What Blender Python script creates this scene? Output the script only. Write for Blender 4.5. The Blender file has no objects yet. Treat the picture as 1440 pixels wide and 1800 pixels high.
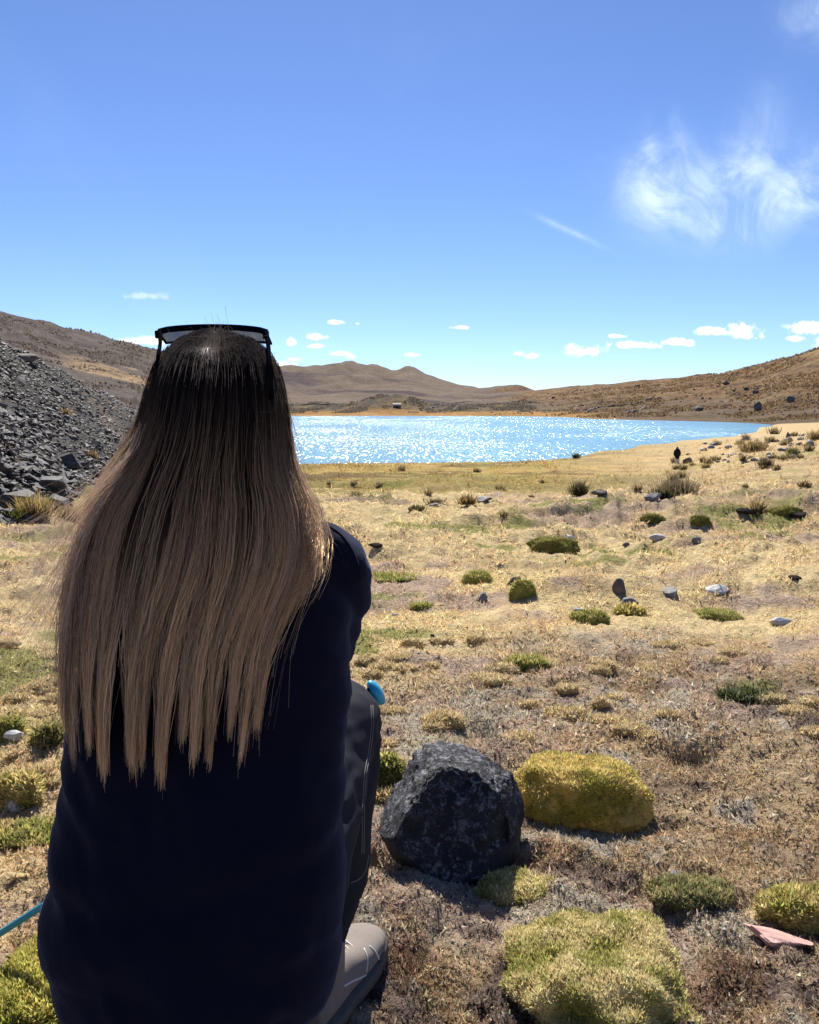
import bpy, bmesh, math, random
import numpy as np
from mathutils import Vector, Matrix, Quaternion
from mathutils.bvhtree import BVHTree

random.seed(7)
rng = np.random.default_rng(7)
SC = bpy.context.scene
COL = SC.collection

# ------------------------------------------------------------------ camera, sky, sun, exposure
F, PITCH, CAMZ = 1442.0, math.radians(7.4), 1.1
cam_d = bpy.data.cameras.new('camera')
cam = bpy.data.objects.new('camera', cam_d)
COL.objects.link(cam)
cam.location = (0, 0, CAMZ)
cam.rotation_euler = (math.pi / 2 - PITCH, 0, 0)
cam_d.sensor_fit = 'HORIZONTAL'
cam_d.sensor_width = 36.0
cam_d.lens = 36.0 * F / 1440.0
cam_d.clip_start = 0.05
cam_d.clip_end = 9000
SC.camera = cam
SUN_EL, SUN_AZ = math.radians(46), math.radians(-5)

SC.view_settings.view_transform = 'Standard'
SC.view_settings.look = 'None'
SC.view_settings.gamma = 1
SC.view_settings.exposure = 0.9
SC.cycles.use_denoising = True
SC.cycles.max_bounces = 6
SC.cycles.transparent_max_bounces = 12
SC.cycles.caustics_reflective = False
SC.cycles.caustics_refractive = False

CP, SP = math.cos(PITCH), math.sin(PITCH)
def ray(px, py):
    xc, yc = (px - 720) / F, (900 - py) / F
    return xc, CP + yc * SP, -SP + yc * CP
def at(px, py, Y):
    x, y, z = ray(px, py)
    return Vector((x / y * Y, Y, CAMZ + z / y * Y))

# ---- node helper
class NT:
    def __init__(s, tree):
        s.t = tree; s.n = tree.nodes; s.l = tree.links
        s.n.clear()
    def new(s, typ, **kw):
        n = s.n.new(typ)
        ins = kw.pop('ins', {})
        for k, v in kw.items():
            setattr(n, k, v)
        for k, v in ins.items():
            s.put(n.inputs[k], v)
        return n
    def put(s, sock, v):
        if isinstance(v, bpy.types.NodeSocket):
            s.l.new(v, sock)
        else:
            sock.default_value = v
    def math(s, op, a, b=0.0, c=0.0, clamp=False):
        n = s.n.new('ShaderNodeMath'); n.operation = op; n.use_clamp = clamp
        for i, v in enumerate((a, b, c)):
            s.put(n.inputs[i], v)
        return n.outputs[0]
    def sstep(s, x, a, b):
        n = s.n.new('ShaderNodeMapRange'); n.interpolation_type = 'SMOOTHSTEP'
        s.put(n.inputs['Value'], x)
        n.inputs['From Min'].default_value = a; n.inputs['From Max'].default_value = b
        return n.outputs['Result']
    def mixc(s, f, a, b, mode='MIX'):
        n = s.n.new('ShaderNodeMix'); n.data_type = 'RGBA'; n.blend_type = mode
        s.put(n.inputs[0], f); s.put(n.inputs[6], a); s.put(n.inputs[7], b)
        return n.outputs[2]
    def noise(s, vec, scale, detail=4, rough=0.55, dist=0.0):
        n = s.n.new('ShaderNodeTexNoise')
        if vec is not None: s.l.new(vec, n.inputs['Vector'])
        n.inputs['Scale'].default_value = scale; n.inputs['Detail'].default_value = detail
        n.inputs['Roughness'].default_value = rough; n.inputs['Distortion'].default_value = dist
        return n.outputs['Fac']
    def vscale(s, vec, sc):
        n = s.n.new('ShaderNodeVectorMath'); n.operation = 'MULTIPLY'
        s.put(n.inputs[0], vec); n.inputs[1].default_value = sc
        return n.outputs[0]

world = bpy.data.worlds.new('World')
SC.world = world
world.use_nodes = True
def build_world():
    N = NT(world.node_tree)
    out = N.new('ShaderNodeOutputWorld')
    bg = N.new('ShaderNodeBackground')
    bg.inputs['Strength'].default_value = 0.072
    world.cycles.sampling_method = 'MANUAL'
    world.cycles.sample_map_resolution = 256
    N.l.new(bg.outputs[0], out.inputs[0])
    sky = N.new('ShaderNodeTexSky')
    sky.sky_type = 'NISHITA'
    sky.sun_disc = False
    sky.sun_elevation = SUN_EL
    sky.sun_rotation = SUN_AZ
    sky.altitude = 3000
    sky.air_density = 1.0
    sky.dust_density = 0.6
    sky.ozone_density = 2.0
    tc = N.new('ShaderNodeTexCoord')
    sep = N.new('ShaderNodeSeparateXYZ')
    N.l.new(tc.outputs['Generated'], sep.inputs[0])
    yy = N.math('MAXIMUM', sep.outputs['Y'], 0.02)
    u = N.math('DIVIDE', sep.outputs['X'], yy)
    v = N.math('DIVIDE', sep.outputs['Z'], yy)
    front = N.math('GREATER_THAN', sep.outputs['Y'], 0.03)
    comb = N.new('ShaderNodeCombineXYZ', ins={'X': u, 'Y': v})
    uv = comb.outputs[0]
    n1 = N.noise(uv, 60, 5, 0.6)
    n2 = N.noise(uv, 24, 6, 0.62, 0.6)
    def uvpx(px, py):
        x, y, z = ray(px, py)
        return x / y, z / y
    total = None
    # small fair-weather cumulus low over the ridges: (px, py, half width, half height)
    cs = [(592,567,14,4),(629,569,5,3),(553,593,20,6),(511,601,7,6),(517,632,14,4),(548,609,16,4),(596,622,17,5),(618,627,6,3),(803,576,17,3.5),
          (728,624,15,4),(911,622,9,4),(936,626,10,5),(1030,618,32,11),(1085,591,14,3.5),(1106,607,24,6),(1149,609,13,6),
          (1186,602,22,7),(1213,603,8,6),(1252,584,32,8),(1306,584,26,14),(1418,578,34,13),(1398,596,14,6),(1440,605,14,10),(262,600,40,9),(500,642,22,7),
          (258,521,30,7)]
    for i, (px, py, w, h) in enumerate(cs):
        cu, cv = uvpx(px, py)
        a = N.math('MULTIPLY', N.math('SUBTRACT', u, cu), F / (w * 1.4))
        b = N.math('MULTIPLY', N.math('SUBTRACT', v, cv), F / (h * 1.45))
        bneg = N.math('MULTIPLY', N.math('MINIMUM', b, 0.0), 0.45)
        b = N.math('ADD', b, bneg)
        d = N.math('SQRT', N.math('ADD', N.math('MULTIPLY', a, a), N.math('MULTIPLY', b, b)))
        m = N.math('ADD', N.math('SUBTRACT', 1.0, d), N.math('MULTIPLY', N.math('SUBTRACT', n1, 0.5), 2.6))
        m = N.sstep(m, 0.1, 0.75)
        if i == len(cs) - 1:
            m = N.math('MULTIPLY', m, 0.3)
        total = m if total is None else N.math('MAXIMUM', total, m)
    # wispy cirrus, brightest at its left edge, streaming up in plumes
    def gauss(px, py, w, h, rot=0.0):
        cu, cv = uvpx(px, py)
        du = N.math('MULTIPLY', N.math('SUBTRACT', u, cu), F); dv = N.math('MULTIPLY', N.math('SUBTRACT', v, cv), F)
        c_, s_ = math.cos(rot), math.sin(rot)
        a = N.math('DIVIDE', N.math('ADD', N.math('MULTIPLY', du, c_), N.math('MULTIPLY', dv, s_)), w)
        b = N.math('DIVIDE', N.math('ADD', N.math('MULTIPLY', du, -s_), N.math('MULTIPLY', dv, c_)), h)
        e = N.math('ADD', N.math('MULTIPLY', a, a), N.math('MULTIPLY', b, b))
        return N.math('POWER', 2.718, N.math('MULTIPLY', e, -1.0))
    wisp = None
    for px, py, w, h, rot, k in [(1150,330,48,55,0,.75),(1145,262,13,40,.15,.34),(1192,258,14,44,.12,.34),(1215,350,95,55,-.35,.62),(1300,290,55,32,.2,.55),
                                 (1335,220,40,70,-.35,.2),(1270,400,75,24,-.25,.3),(1385,350,55,42,.3,.5),(1440,310,50,60,0,.38),(1430,30,50,40,0,.4),(1320,330,140,70,0,.28)]:
        g = N.math('MULTIPLY', gauss(px, py, w, h, rot), k)
        wisp = g if wisp is None else N.math('ADD', wisp, g)
    nv = N.noise(uv, 11, 9, 0.66, 1.1)
    rot = N.new('ShaderNodeVectorRotate', rotation_type='Z_AXIS', ins={'Vector': uv, 'Angle': 0.75})
    fib = N.noise(N.vscale(rot.outputs[0], (.22, 1.0, 1.0)), 34, 6, 0.6, 1.4)
    nv = N.math('ADD', N.math('MULTIPLY', nv, .78), N.math('MULTIPLY', fib, .22))
    wisp = N.math('MULTIPLY', wisp, N.math('ADD', 0.14, N.math('MULTIPLY', N.sstep(nv, 0.34, 0.68), 0.86)))
    streak = N.math('MULTIPLY', gauss(1003, 407, 52, 5, -0.42), 0.36)
    wisp = N.math('ADD', wisp, N.math('MULTIPLY', streak, N.math('ADD', 0.4, N.sstep(n2, .3, .7))))
    wisp = N.math('MINIMUM', wisp, 0.85)
    faint = N.math('MULTIPLY', N.sstep(N.noise(uv, 3.0, 5, 0.6, 0.8), 0.5, 0.85), 0.06)
    wisp = N.math('ADD', wisp, faint)
    skyc = N.mixc(1.0, sky.outputs[0], (0.76, 0.87, 1.12, 1), 'MULTIPLY')
    c = N.mixc(N.math('MULTIPLY', wisp, front), skyc, (7.0, 8.4, 9.6, 1))
    c = N.mixc(N.math('MULTIPLY', total, front), c, (10.4, 10.4, 10.4, 1))
    N.l.new(c, bg.inputs['Color'])
build_world()

sun_d = bpy.data.lights.new('sun', 'SUN')
sun_d.energy = 4.6
sun_d.angle = math.radians(0.53)
sun_d.color = (1.0, 0.955, 0.88)
sun = bpy.data.objects.new('sun', sun_d)
COL.objects.link(sun)
SUND = Vector((math.sin(SUN_AZ) * math.cos(SUN_EL), math.cos(SUN_AZ) * math.cos(SUN_EL), math.sin(SUN_EL)))
sun.rotation_euler = SUND.to_track_quat('Z', 'Y').to_euler()
sun.location = (0, 20, 40)

# ------------------------------------------------------------------ noise
def _hash(ix, iy, iz, seed):
    h = (ix.astype(np.int64) * 374761393 + iy.astype(np.int64) * 668265263 + iz.astype(np.int64) * 2147483647 + seed * 974711) & 0xFFFFFFFF
    h = ((h ^ (h >> 13)) * 1274126177) & 0xFFFFFFFF
    h = ((h ^ (h >> 16)) * 2246822519) & 0xFFFFFFFF
    return ((h ^ (h >> 15)) & 0xFFFF) / 65535.0 * 2 - 1
def vn2(x, y, seed=0):
    x = np.asarray(x, float); y = np.asarray(y, float)
    ix, iy = np.floor(x), np.floor(y)
    fx, fy = x - ix, y - iy
    fx = fx * fx * fx * (fx * (fx * 6 - 15) + 10); fy = fy * fy * fy * (fy * (fy * 6 - 15) + 10)
    z = np.zeros_like(ix)
    a = _hash(ix, iy, z, seed); b = _hash(ix + 1, iy, z, seed); c = _hash(ix, iy + 1, z, seed); d = _hash(ix + 1, iy + 1, z, seed)
    return (a * (1 - fx) + b * fx) * (1 - fy) + (c * (1 - fx) + d * fx) * fy
def vn3(p, seed=0):
    i = np.floor(p); f = p - i; f = f * f * (3 - 2 * f)
    r = 0
    for dx in (0, 1):
        for dy in (0, 1):
            for dz in (0, 1):
                w = (f[:, 0] if dx else 1 - f[:, 0]) * (f[:, 1] if dy else 1 - f[:, 1]) * (f[:, 2] if dz else 1 - f[:, 2])
                r = r + w * _hash(i[:, 0] + dx, i[:, 1] + dy, i[:, 2] + dz, seed)
    return r
def fbm2(x, y, o=4, seed=0, g=0.5):
    r, a = 0, 1.0
    for k in range(o):
        cx, sx = math.cos(k * 1.1 + .4), math.sin(k * 1.1 + .4)
        r = r + a * vn2((x * cx - y * sx) * 2 ** k + 17.3 * k, (x * sx + y * cx) * 2 ** k - 9.1 * k, seed + k)
        a *= g
    return r
def fbm3(p, o=4, seed=0, g=0.5):
    r, a = 0, 1.0
    for k in range(o):
        r = r + a * vn3(p * 2 ** k + 7.7 * k, seed + k); a *= g
    return r
def ss(x, a, b):
    t = np.clip((x - a) / (b - a), 0, 1)
    return t * t * (3 - 2 * t)

# ------------------------------------------------------------------ terrain (metres; lake surface at LAKE)
LAKE = -5.4
base_r = [0.1, 2, 3.5, 6, 10, 15, 22, 32, 45, 60, 80]
base_z = [0, 0, -.02, -.1, -.3, -.62, -1.15, -1.8, -2.65, -3.55, -4.75]
def lakecol(shore, far, pre=None):
    r = list(base_r); z = list(base_z)
    if pre: r, z = list(pre[0]), list(pre[1])
    r += [shore - 3, shore + 2, shore + 14, far - 25, far - 4, far + 4, far + 40, far + 120]
    z += [LAKE + .16, LAKE - .05, LAKE - .9, LAKE - 1, LAKE - .2, LAKE + .25, LAKE + 1.1, LAKE + 5.5]
    return r, z
def rpre(f):   # land falling more gently towards the right-hand shore
    r = [0.1, 2, 3.5, 6, 10, 15, 22, 32, 45, 60, 80, 95, 110]
    c = [0, 0, -.02, -.1, -.3, -.62, -1.15, -1.8, -2.7, -3.7, -4.75, -4.97, -5.08]
    g = [0, 0, -.01, -.06, -.22, -.48, -.85, -1.2, -1.65, -2.1, -2.8, -3.2, -3.6]
    return r, [a * (1 - f) + b * f for a, b in zip(c, g)]
cols = []
cols.append((-1500, ([0.1, 4, 10, 20, 40, 80, 200, 400], [0, .2, .8, 3, 8, 12, 30, 60])))
cols.append((-300, ([0.1, 3, 6, 9, 12, 25, 40, 70, 120, 250], [0, -.02, -.15, -.35, .2, 5.2, 6.5, 4.0, 1.5, 10])))
cols.append((0, ([0.1, 3, 6, 10, 14.5, 16, 24, 35, 40, 60, 110, 200], [0, -.02, -.2, -.5, -.85, -.75, 1.2, 3.75, 3.9, 2.0, .2, 5])))
cols.append((60, ([0.1, 3, 6, 10, 15, 17, 28, 42, 48, 68, 115, 210], [0, -.02, -.2, -.5, -.9, -.8, 1.2, 3.4, 3.5, 1.8, .2, 5])))
cols.append((120, ([0.1, 3, 6, 10, 16, 19, 32, 49, 55, 76, 120, 220], [0, -.02, -.2, -.5, -1.0, -.95, .9, 3.0, 3.0, 1.6, .2, 4])))
cols.append((180, ([0.1, 3, 6, 10, 18, 24, 40, 60, 68, 90, 130, 230], [0, -.02, -.2, -.5, -1.1, -1.0, .6, 2.1, 2.2, 1.2, .3, 3.5])))
cols.append((250, ([0.1, 3, 6, 10, 20, 30, 50, 75, 90, 110, 150, 250], [0, -.02, -.2, -.45, -1.2, -1.5, -.6, .75, .8, .4, .5, 3])))
cols.append((320, ([0.1, 3, 6, 10, 20, 40, 70, 100, 150, 250, 350], [0, -.02, -.15, -.4, -1.1, -2.2, -3.0, -3.4, -3.2, -1.5, 2])))
cols.append((390, lakecol(100, 470)))
cols.append((500, lakecol(92, 520)))
cols.append((720, lakecol(93, 522)))
cols.append((900, lakecol(96, 515)))
cols.append((985, lakecol(102, 480)))
for q, sh, far, f in ((1055, 121, 405, 0), (1131, 143, 380, .02), (1200, 163, 366, .15), (1252, 178, 355, .4), (1308, 205, 335, .75), (1338, 275, 318, .9)):
    cols.append((q, lakecol(sh, far, rpre(f))))
fr, fz = rpre(1.0)
cols.append((1365, (fr + [150, 200, 260, 300, 330, 420], [z for z in fz] + [-4.4, -4.85, -5.1, -5.0, -4.2, 2])))
cols.append((1440, (fr + [150, 200, 260, 300, 330, 420], [z + .25 * min(1, rr / 60) for z, rr in zip(fz, fr)] + [-4.0, -4.5, -4.7, -4.4, -3.5, 4])))
cols.append((1900, ([0.1, 3, 6, 22, 60, 150, 300, 420], [0, 0, -.03, -.35, -.6, 0, 5, 20])))
cols.append((4000, ([0.1, 3, 6, 22, 60, 150, 300, 420], [0, .03, .15, .8, 3, 8, 20, 40])))
TQ = np.concatenate([np.linspace(-1500, -320, 60), np.linspace(-300, 1800, 420), np.linspace(1820, 4000, 60)])
TL = np.linspace(math.log(0.1), math.log(4500), 520)
TR = np.exp(TL)
# skyline of the hills: direction, crest distance, picture height, foot distance, profile
crest = [(-1500, 400, 470, 160, 1.1), (-300, 520, 500, 160, 1.1), (0, 600, 545, 180, 1.1), (60, 620, 554, 190, 1.1), (120, 650, 575, 200, 1.1), (180, 680, 590, 210, 1.1), (230, 700, 600, 220, 1.1), (280, 740, 613, 240, 1.1),
         (350, 1100, 628, 420, 1.4), (450, 1900, 640, 640, 1.6), (500, 2200, 646, 680, 1.7), (530, 2300, 643, 700, 1.7), (560, 2400, 638, 700, 1.7), (582, 2400, 634, 700, 1.7), (603, 2400, 631, 700, 1.7),
         (620, 2400, 634, 700, 1.7), (640, 2400, 640, 700, 1.7), (680, 2400, 646, 700, 1.7), (700, 2350, 645, 700, 1.7), (715, 2300, 643, 700, 1.7), (728, 2300, 645, 700, 1.7), (742, 2300, 653, 690, 1.7), (780, 2250, 665, 680, 1.7), (830, 2150, 674, 660, 1.6),
         (858, 2000, 683, 640, 1.5), (880, 1700, 685, 610, 1.3), (930, 1500, 684, 590, 1.1), (1000, 1400, 679, 520, 1.0), (1100, 1200, 672, 430, 1.0), (1200, 1050, 663, 400, 1.0), (1280, 950, 650, 385, 1.0), (1350, 850, 633, 370, 1.0),
         (1400, 800, 617, 360, 1.0), (1440, 780, 603, 360, 1.0), (1900, 700, 520, 360, 1.0), (4000, 650, 450, 350, 1.0)]
def build_table():
    M = np.array([np.interp(TL, np.log(np.array(c[1][0])), np.array(c[1][1])) for c in cols])
    qs = np.array([c[0] for c in cols], float)
    T = np.empty((len(TQ), len(TL)))
    for j in range(len(TL)):
        T[:, j] = np.interp(TQ, qs, M[:, j])
    cr = np.array(crest, float)
    rc = np.interp(TQ, cr[:, 0], cr[:, 1]); yc = np.interp(TQ, cr[:, 0], cr[:, 2])
    r0 = np.interp(TQ, cr[:, 0], cr[:, 3]); pw = np.interp(TQ, cr[:, 0], cr[:, 4])
    ang = np.arctan((900 - yc) / F) - PITCH
    lat = np.sqrt(1 + ((np.clip(TQ, -400, 1800) - 720) / F) ** 2)
    zc = CAMZ + np.tan(ang) * rc / lat
    for i in range(len(TQ)):
        z0 = np.interp(math.log(r0[i]), TL, T[i])
        t = np.clip((TR - r0[i]) / (rc[i] - r0[i]), 0, None)
        zz = np.where(t <= 1, z0 + (zc[i] - z0) * np.clip(t, 0, 1) ** pw[i], zc[i] - (TR - rc[i]) * 0.12)
        T[i] = np.where(TR > r0[i], np.maximum(zz, -30), T[i])
    for _ in range(2):                      # soften the knots
        T[:, 1:-1] = (T[:, :-2] + 2 * T[:, 1:-1] + T[:, 2:]) / 4
    T[1:-1] = (T[:-2] + 2 * T[1:-1] + T[2:]) / 4
    return T
TAB = build_table()
RC = np.interp(TQ, [c[0] for c in crest], [c[1] for c in crest])

# low peaty humps and mossy banks placed by hand: x, y, radius x, radius y, height
HUMPS = []
def Hraw(x, y, detail=True):
    x = np.asarray(x, float); y = np.asarray(y, float)
    r = np.maximum(np.hypot(x, y), 0.1)
    th = np.arctan2(x, y)
    q = 720 + F * np.tan(np.clip(th, -1.0, 1.15))
    qi = np.interp(q, TQ, np.arange(len(TQ)))
    li = (np.log(np.clip(r, 0.1, 4490)) - TL[0]) / (TL[1] - TL[0])
    i0 = np.clip(qi.astype(int), 0, len(TQ) - 2); j0 = np.clip(li.astype(int), 0, len(TL) - 2)
    a, b = qi - i0, li - j0
    z = (TAB[i0, j0] * (1 - a) + TAB[i0 + 1, j0] * a) * (1 - b) + (TAB[i0, j0 + 1] * (1 - a) + TAB[i0 + 1, j0 + 1] * a) * b
    back = ss(np.abs(th), 1.0, 2.2)
    z = z * (1 - back) + 0.0 * back
    return z, r, q
def H(x, y):
    x = np.asarray(x, float); y = np.asarray(y, float)
    z, r, q = Hraw(x, y)
    lake = ss(z, LAKE + .0, LAKE + .8)
    # tussocky turf
    am = ss(r, 1.2, 4.0) * (1 - ss(r, 150, 400))
    hum = fbm2(x / .85, y / .85, 3, 11)
    hum2 = np.maximum(fbm2(x / 2.6, y / 2.0, 3, 21), 0)
    z = z + am * lake * (hum * .028 + hum2 * .09 * ss(r, 4, 14))
    big = fbm2(x / 7.0, y / 5.0, 3, 31)
    z = z + am * lake * ss(r, 7, 20) * big * .16
    # peat hags: abrupt little steps facing the camera
    hag = fbm2(x / 3.4, y / 1.7, 3, 41)
    z = z + am * lake * ss(r, 5, 9) * (1 - ss(r, 40, 90)) * (ss(hag, .10, .16) * .06 + ss(hag, .40, .46) * .08)
    # crusty soil close by
    near = 1 - ss(r, 3.5, 7)
    z = z + near * (fbm2(x / .17, y / .17, 4, 51) * .017 + np.abs(fbm2(x / .06, y / .055, 3, 57)) * .014)
    z = z + (1 - near) * (1 - ss(r, 14, 30)) * (np.abs(fbm2(x / .24, y / .17, 4, 61, .6)) * .060 + np.abs(fbm2(x / .8, y / .5, 3, 67)) * .040) * ss(r, 3.0, 6.0)
    # hills
    rc = np.interp(q, TQ, RC)
    hill = ss(r, 150, 420) * ss(z, -4, 6)
    mt = ss(r, 900, 1500)
    hz = fbm2(x / 42., y / 60., 4, 71) * 1.3
    rid = 1 - np.abs(fbm2(x / 260. + .25 * y / 260., y / 420., 4, 81))
    z = z + hill * (hz * (1 - mt) + mt * (rid - .6) * 26 + (1-mt)*(np.maximum(fbm2(x / 14., y / 20., 2, 91), .1)-.1) * 1.3)
    rocky = np.exp(-((q - 690) / 60) ** 2) * np.exp(-((r - 640) / 45) ** 2) * 8.5 + np.exp(-((q - 560) / 45) ** 2) * np.exp(-((r - 660) / 45) ** 2) * 3
    z = z + rocky * (1 + .35 * fbm2(x / 14., y / 20., 3, 95))
    for hx, hy, ax, ay, hh in HUMPS:
        d = ((x - hx) / ax) ** 2 + ((y - hy) / ay) ** 2
        z = z + hh * np.exp(-d * 1.2)
    return z
def h1(x, y):
    return float(H(np.array([x]), np.array([y]))[0])
def ground(px, py):
    d = np.array(ray(px, py)); t = np.concatenate([np.linspace(.8, 20, 900), np.linspace(20.1, 120, 900), np.linspace(121, 900, 1500)])
    X, Y, Z = d[0] * t, d[1] * t, CAMZ + d[2] * t
    g = H(X, Y)
    k = np.argmax(Z < g)
    if k == 0: k = len(t) - 1
    a, b = t[k - 1], t[k]
    ga, gb = Z[k - 1] - g[k - 1], Z[k] - g[k]
    tt = a + (b - a) * ga / (ga - gb + 1e-9)
    return Vector((d[0] * tt, d[1] * tt, h1(d[0] * tt, d[1] * tt)))
for px, py, ax, ay, hh in ((985, 1500, .13, .10, .02), (870, 1330, .3, .14, .04), (1130, 1520, .2, .12, .03), (1330, 1300, .35, .2, .02), (1180, 1290, .3, .15, .04),
                           (850, 1285, .12, .1, -.05), (1215, 1325, .12, .06, -.05), (1320, 1225, .16, .1, -.07), (660, 1500, .06, .06, -.08), (920, 1500, .06, .05, -.06), (760, 1590, .16, .07, .025),
                           (1250, 915, 2.0, .5, .08), (1380, 900, 2.5, .8, .22), (1400, 1030, 1.2, .4, .12), (1160, 905, 1.2, .4, .06), (1010, 1040, .7, .3, .10), (60, 1330, .3, .15, .02), (50, 1400, .25, .15, .02)):
    g = ground(px, py)
    HUMPS.append((g.x, g.y, ax, ay, hh))

# ------------------------------------------------------------------ mesh helpers
def link(name, me, mat=None, parent=None, smooth=True):
    o = bpy.data.objects.new(name, me)
    COL.objects.link(o)
    if mat is not None and len(me.materials) == 0:
        me.materials.append(mat)
    if parent is not None:
        o.parent = parent
    if smooth and len(me.polygons):
        me.polygons.foreach_set('use_smooth', np.ones(len(me.polygons), bool))
    return o
def npmesh(name, V, Fa, col=None, vec=None):
    """V (n,3); Fa (m,k) faces of one size"""
    me = bpy.data.meshes.new(name)
    V = np.asarray(V, np.float32); Fa = np.asarray(Fa, np.int32)
    m, k = Fa.shape
    me.vertices.add(len(V)); me.vertices.foreach_set('co', V.ravel())
    me.loops.add(m * k); me.loops.foreach_set('vertex_index', Fa.ravel())
    me.polygons.add(m)
    me.polygons.foreach_set('loop_start', np.arange(0, m * k, k, dtype=np.int32))
    me.polygons.foreach_set('loop_total', np.full(m, k, np.int32))
    me.update(calc_edges=True)
    if col is not None:
        c = np.ones((len(V), 4), np.float32); c[:, :col.shape[1]] = col
        at_ = me.attributes.new('Col', 'FLOAT_COLOR', 'POINT'); at_.data.foreach_set('color', c.ravel())
    if vec is not None:
        at_ = me.attributes.new('Tan', 'FLOAT_VECTOR', 'POINT'); at_.data.foreach_set('vector', np.asarray(vec, np.float32).ravel())
    return me
def getco(me):
    a = np.empty(len(me.vertices) * 3, np.float32); me.vertices.foreach_get('co', a); return a.reshape(-1, 3).astype(float)
def setco(me, P):
    me.vertices.foreach_set('co', np.asarray(P, np.float32).ravel()); me.update()
def tag(o, label=None, cat=None, group=None, kind=None):
    if label: o['label'] = label
    if cat: o['category'] = cat
    if group: o['group'] = group
    if kind: o['kind'] = kind
    return o
def empty(name, loc=(0, 0, 0), rz=0):
    o = bpy.data.objects.new(name, None)
    COL.objects.link(o); o.location = loc; o.rotation_euler = (0, 0, rz); o.empty_display_size = .1
    return o
def parent_keep(o, p):
    o.parent = p
    o.matrix_parent_inverse = Matrix.Translation(p.location).inverted() if p.rotation_euler.z == 0 else p.matrix_basis.inverted()

# ------------------------------------------------------------------ materials
def mat(name):
    m = bpy.data.materials.new(name); m.use_nodes = True
    N = NT(m.node_tree)
    out = N.new('ShaderNodeOutputMaterial')
    return m, N, out
def principled(N, out, color, rough=.9, spec=.2, normal=None, **kw):
    p = N.new('ShaderNodeBsdfPrincipled')
    N.put(p.inputs['Base Color'], color); N.put(p.inputs['Roughness'], rough); N.put(p.inputs['Specular IOR Level'], spec)
    for k, v in kw.items(): N.put(p.inputs[k], v)
    if normal is not None: N.l.new(normal, p.inputs['Normal'])
    N.l.new(p.outputs[0], out.inputs[0])
    return p
def bump(N, h, strength, dist, prev=None):
    b = N.new('ShaderNodeBump', ins={'Height': h, 'Strength': strength, 'Distance': dist})
    if prev is not None: N.l.new(prev, b.inputs['Normal'])
    return b.outputs[0]
def pos(N):
    return N.new('ShaderNodeNewGeometry').outputs['Position']
def objco(N):
    return N.new('ShaderNodeTexCoord').outputs['Object']
def attr(N, name='Col'):
    return N.new('ShaderNodeAttribute', attribute_name=name)

def mat_ground():
    m, N, out = mat('turf_and_soil')
    p = pos(N)
    c = attr(N).outputs['Color']
    n1 = N.noise(p, 55, 5, .7); n2 = N.noise(p, 9, 5, .65); n3 = N.noise(p, 1.3, 4, .6)
    f = N.math('ADD', N.math('MULTIPLY', N.math('SUBTRACT', n1, .5), 1.5), N.math('ADD', N.math('MULTIPLY', N.math('SUBTRACT', n2, .5), 1.1), N.math('MULTIPLY', N.math('SUBTRACT', n3, .5), .7)))
    f = N.math('MAXIMUM', N.math('ADD', f, 1.0), .25)
    v = N.new('ShaderNodeVectorMath', operation='SCALE'); N.l.new(c, v.inputs[0]); N.l.new(f, v.inputs['Scale'])
    n5 = N.noise(p, 170, 3, .7); b = bump(N, n5, .7, .008); b = bump(N, n1, .8, .03, b); b = bump(N, n2, .5, .06, b)
    principled(N, out, v.outputs[0], 1.0, .05, b)
    return m
def mat_hill():
    m, N, out = mat('dry_hillside')
    p = pos(N)
    c = attr(N).outputs['Color']
    n1 = N.noise(N.vscale(p, (1, .6, 1)), .22, 6, .7); n2 = N.noise(p, .9, 4, .7); n3 = N.noise(p, .03, 4, .6)
    f = N.math('ADD', N.math('MULTIPLY', N.math('SUBTRACT', n1, .5), 1.6), N.math('ADD', N.math('MULTIPLY', N.math('SUBTRACT', n2, .5), 1.2), N.math('MULTIPLY', N.math('SUBTRACT', n3, .5), 1.0)))
    f = N.math('MAXIMUM', N.math('ADD', f, 1.0), .3)
    v = N.new('ShaderNodeVectorMath', operation='SCALE'); N.l.new(c, v.inputs[0]); N.l.new(f, v.inputs['Scale'])
    b = bump(N, n2, .7, .9); b = bump(N, n1, .7, 4.0, b)
    principled(N, out, v.outputs[0], 1.0, .03, b)
    return m
def mat_leaf(name, trans=.42):
    m, N, out = mat(name)
    c = attr(N).outputs['Color']
    d = N.new('ShaderNodeBsdfDiffuse', ins={'Color': c})
    t = N.new('ShaderNodeBsdfTranslucent', ins={'Color': c})
    mx = N.new('ShaderNodeMixShader', ins={0: trans}); N.l.new(d.outputs[0], mx.inputs[1]); N.l.new(t.outputs[0], mx.inputs[2])
    N.l.new(mx.outputs[0], out.inputs[0])
    return m
def mat_rock(name, c1, c2, c3, scale=6, rough=.75, lichen=.5, bs=.6, bd=.02, spec=.35):
    m, N, out = mat(name)
    p = objco(N)
    n1 = N.noise(p, scale, 6, .65); n2 = N.noise(p, scale * 6, 5, .7); n3 = N.noise(p, scale * .6, 3, .6, .8)
    c = N.mixc(N.sstep(n1, .35, .68), (*c1, 1), (*c2, 1))
    c = N.mixc(N.math('MULTIPLY', N.sstep(N.math('ADD', N.math('MULTIPLY', n2, .55), N.math('MULTIPLY', n3, .45)), .53, .6), lichen), c, (*c3, 1))
    b = bump(N, n2, bs, bd * .4); b = bump(N, n1, bs, bd, b)
    principled(N, out, c, rough, spec, b)
    return m
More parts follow.
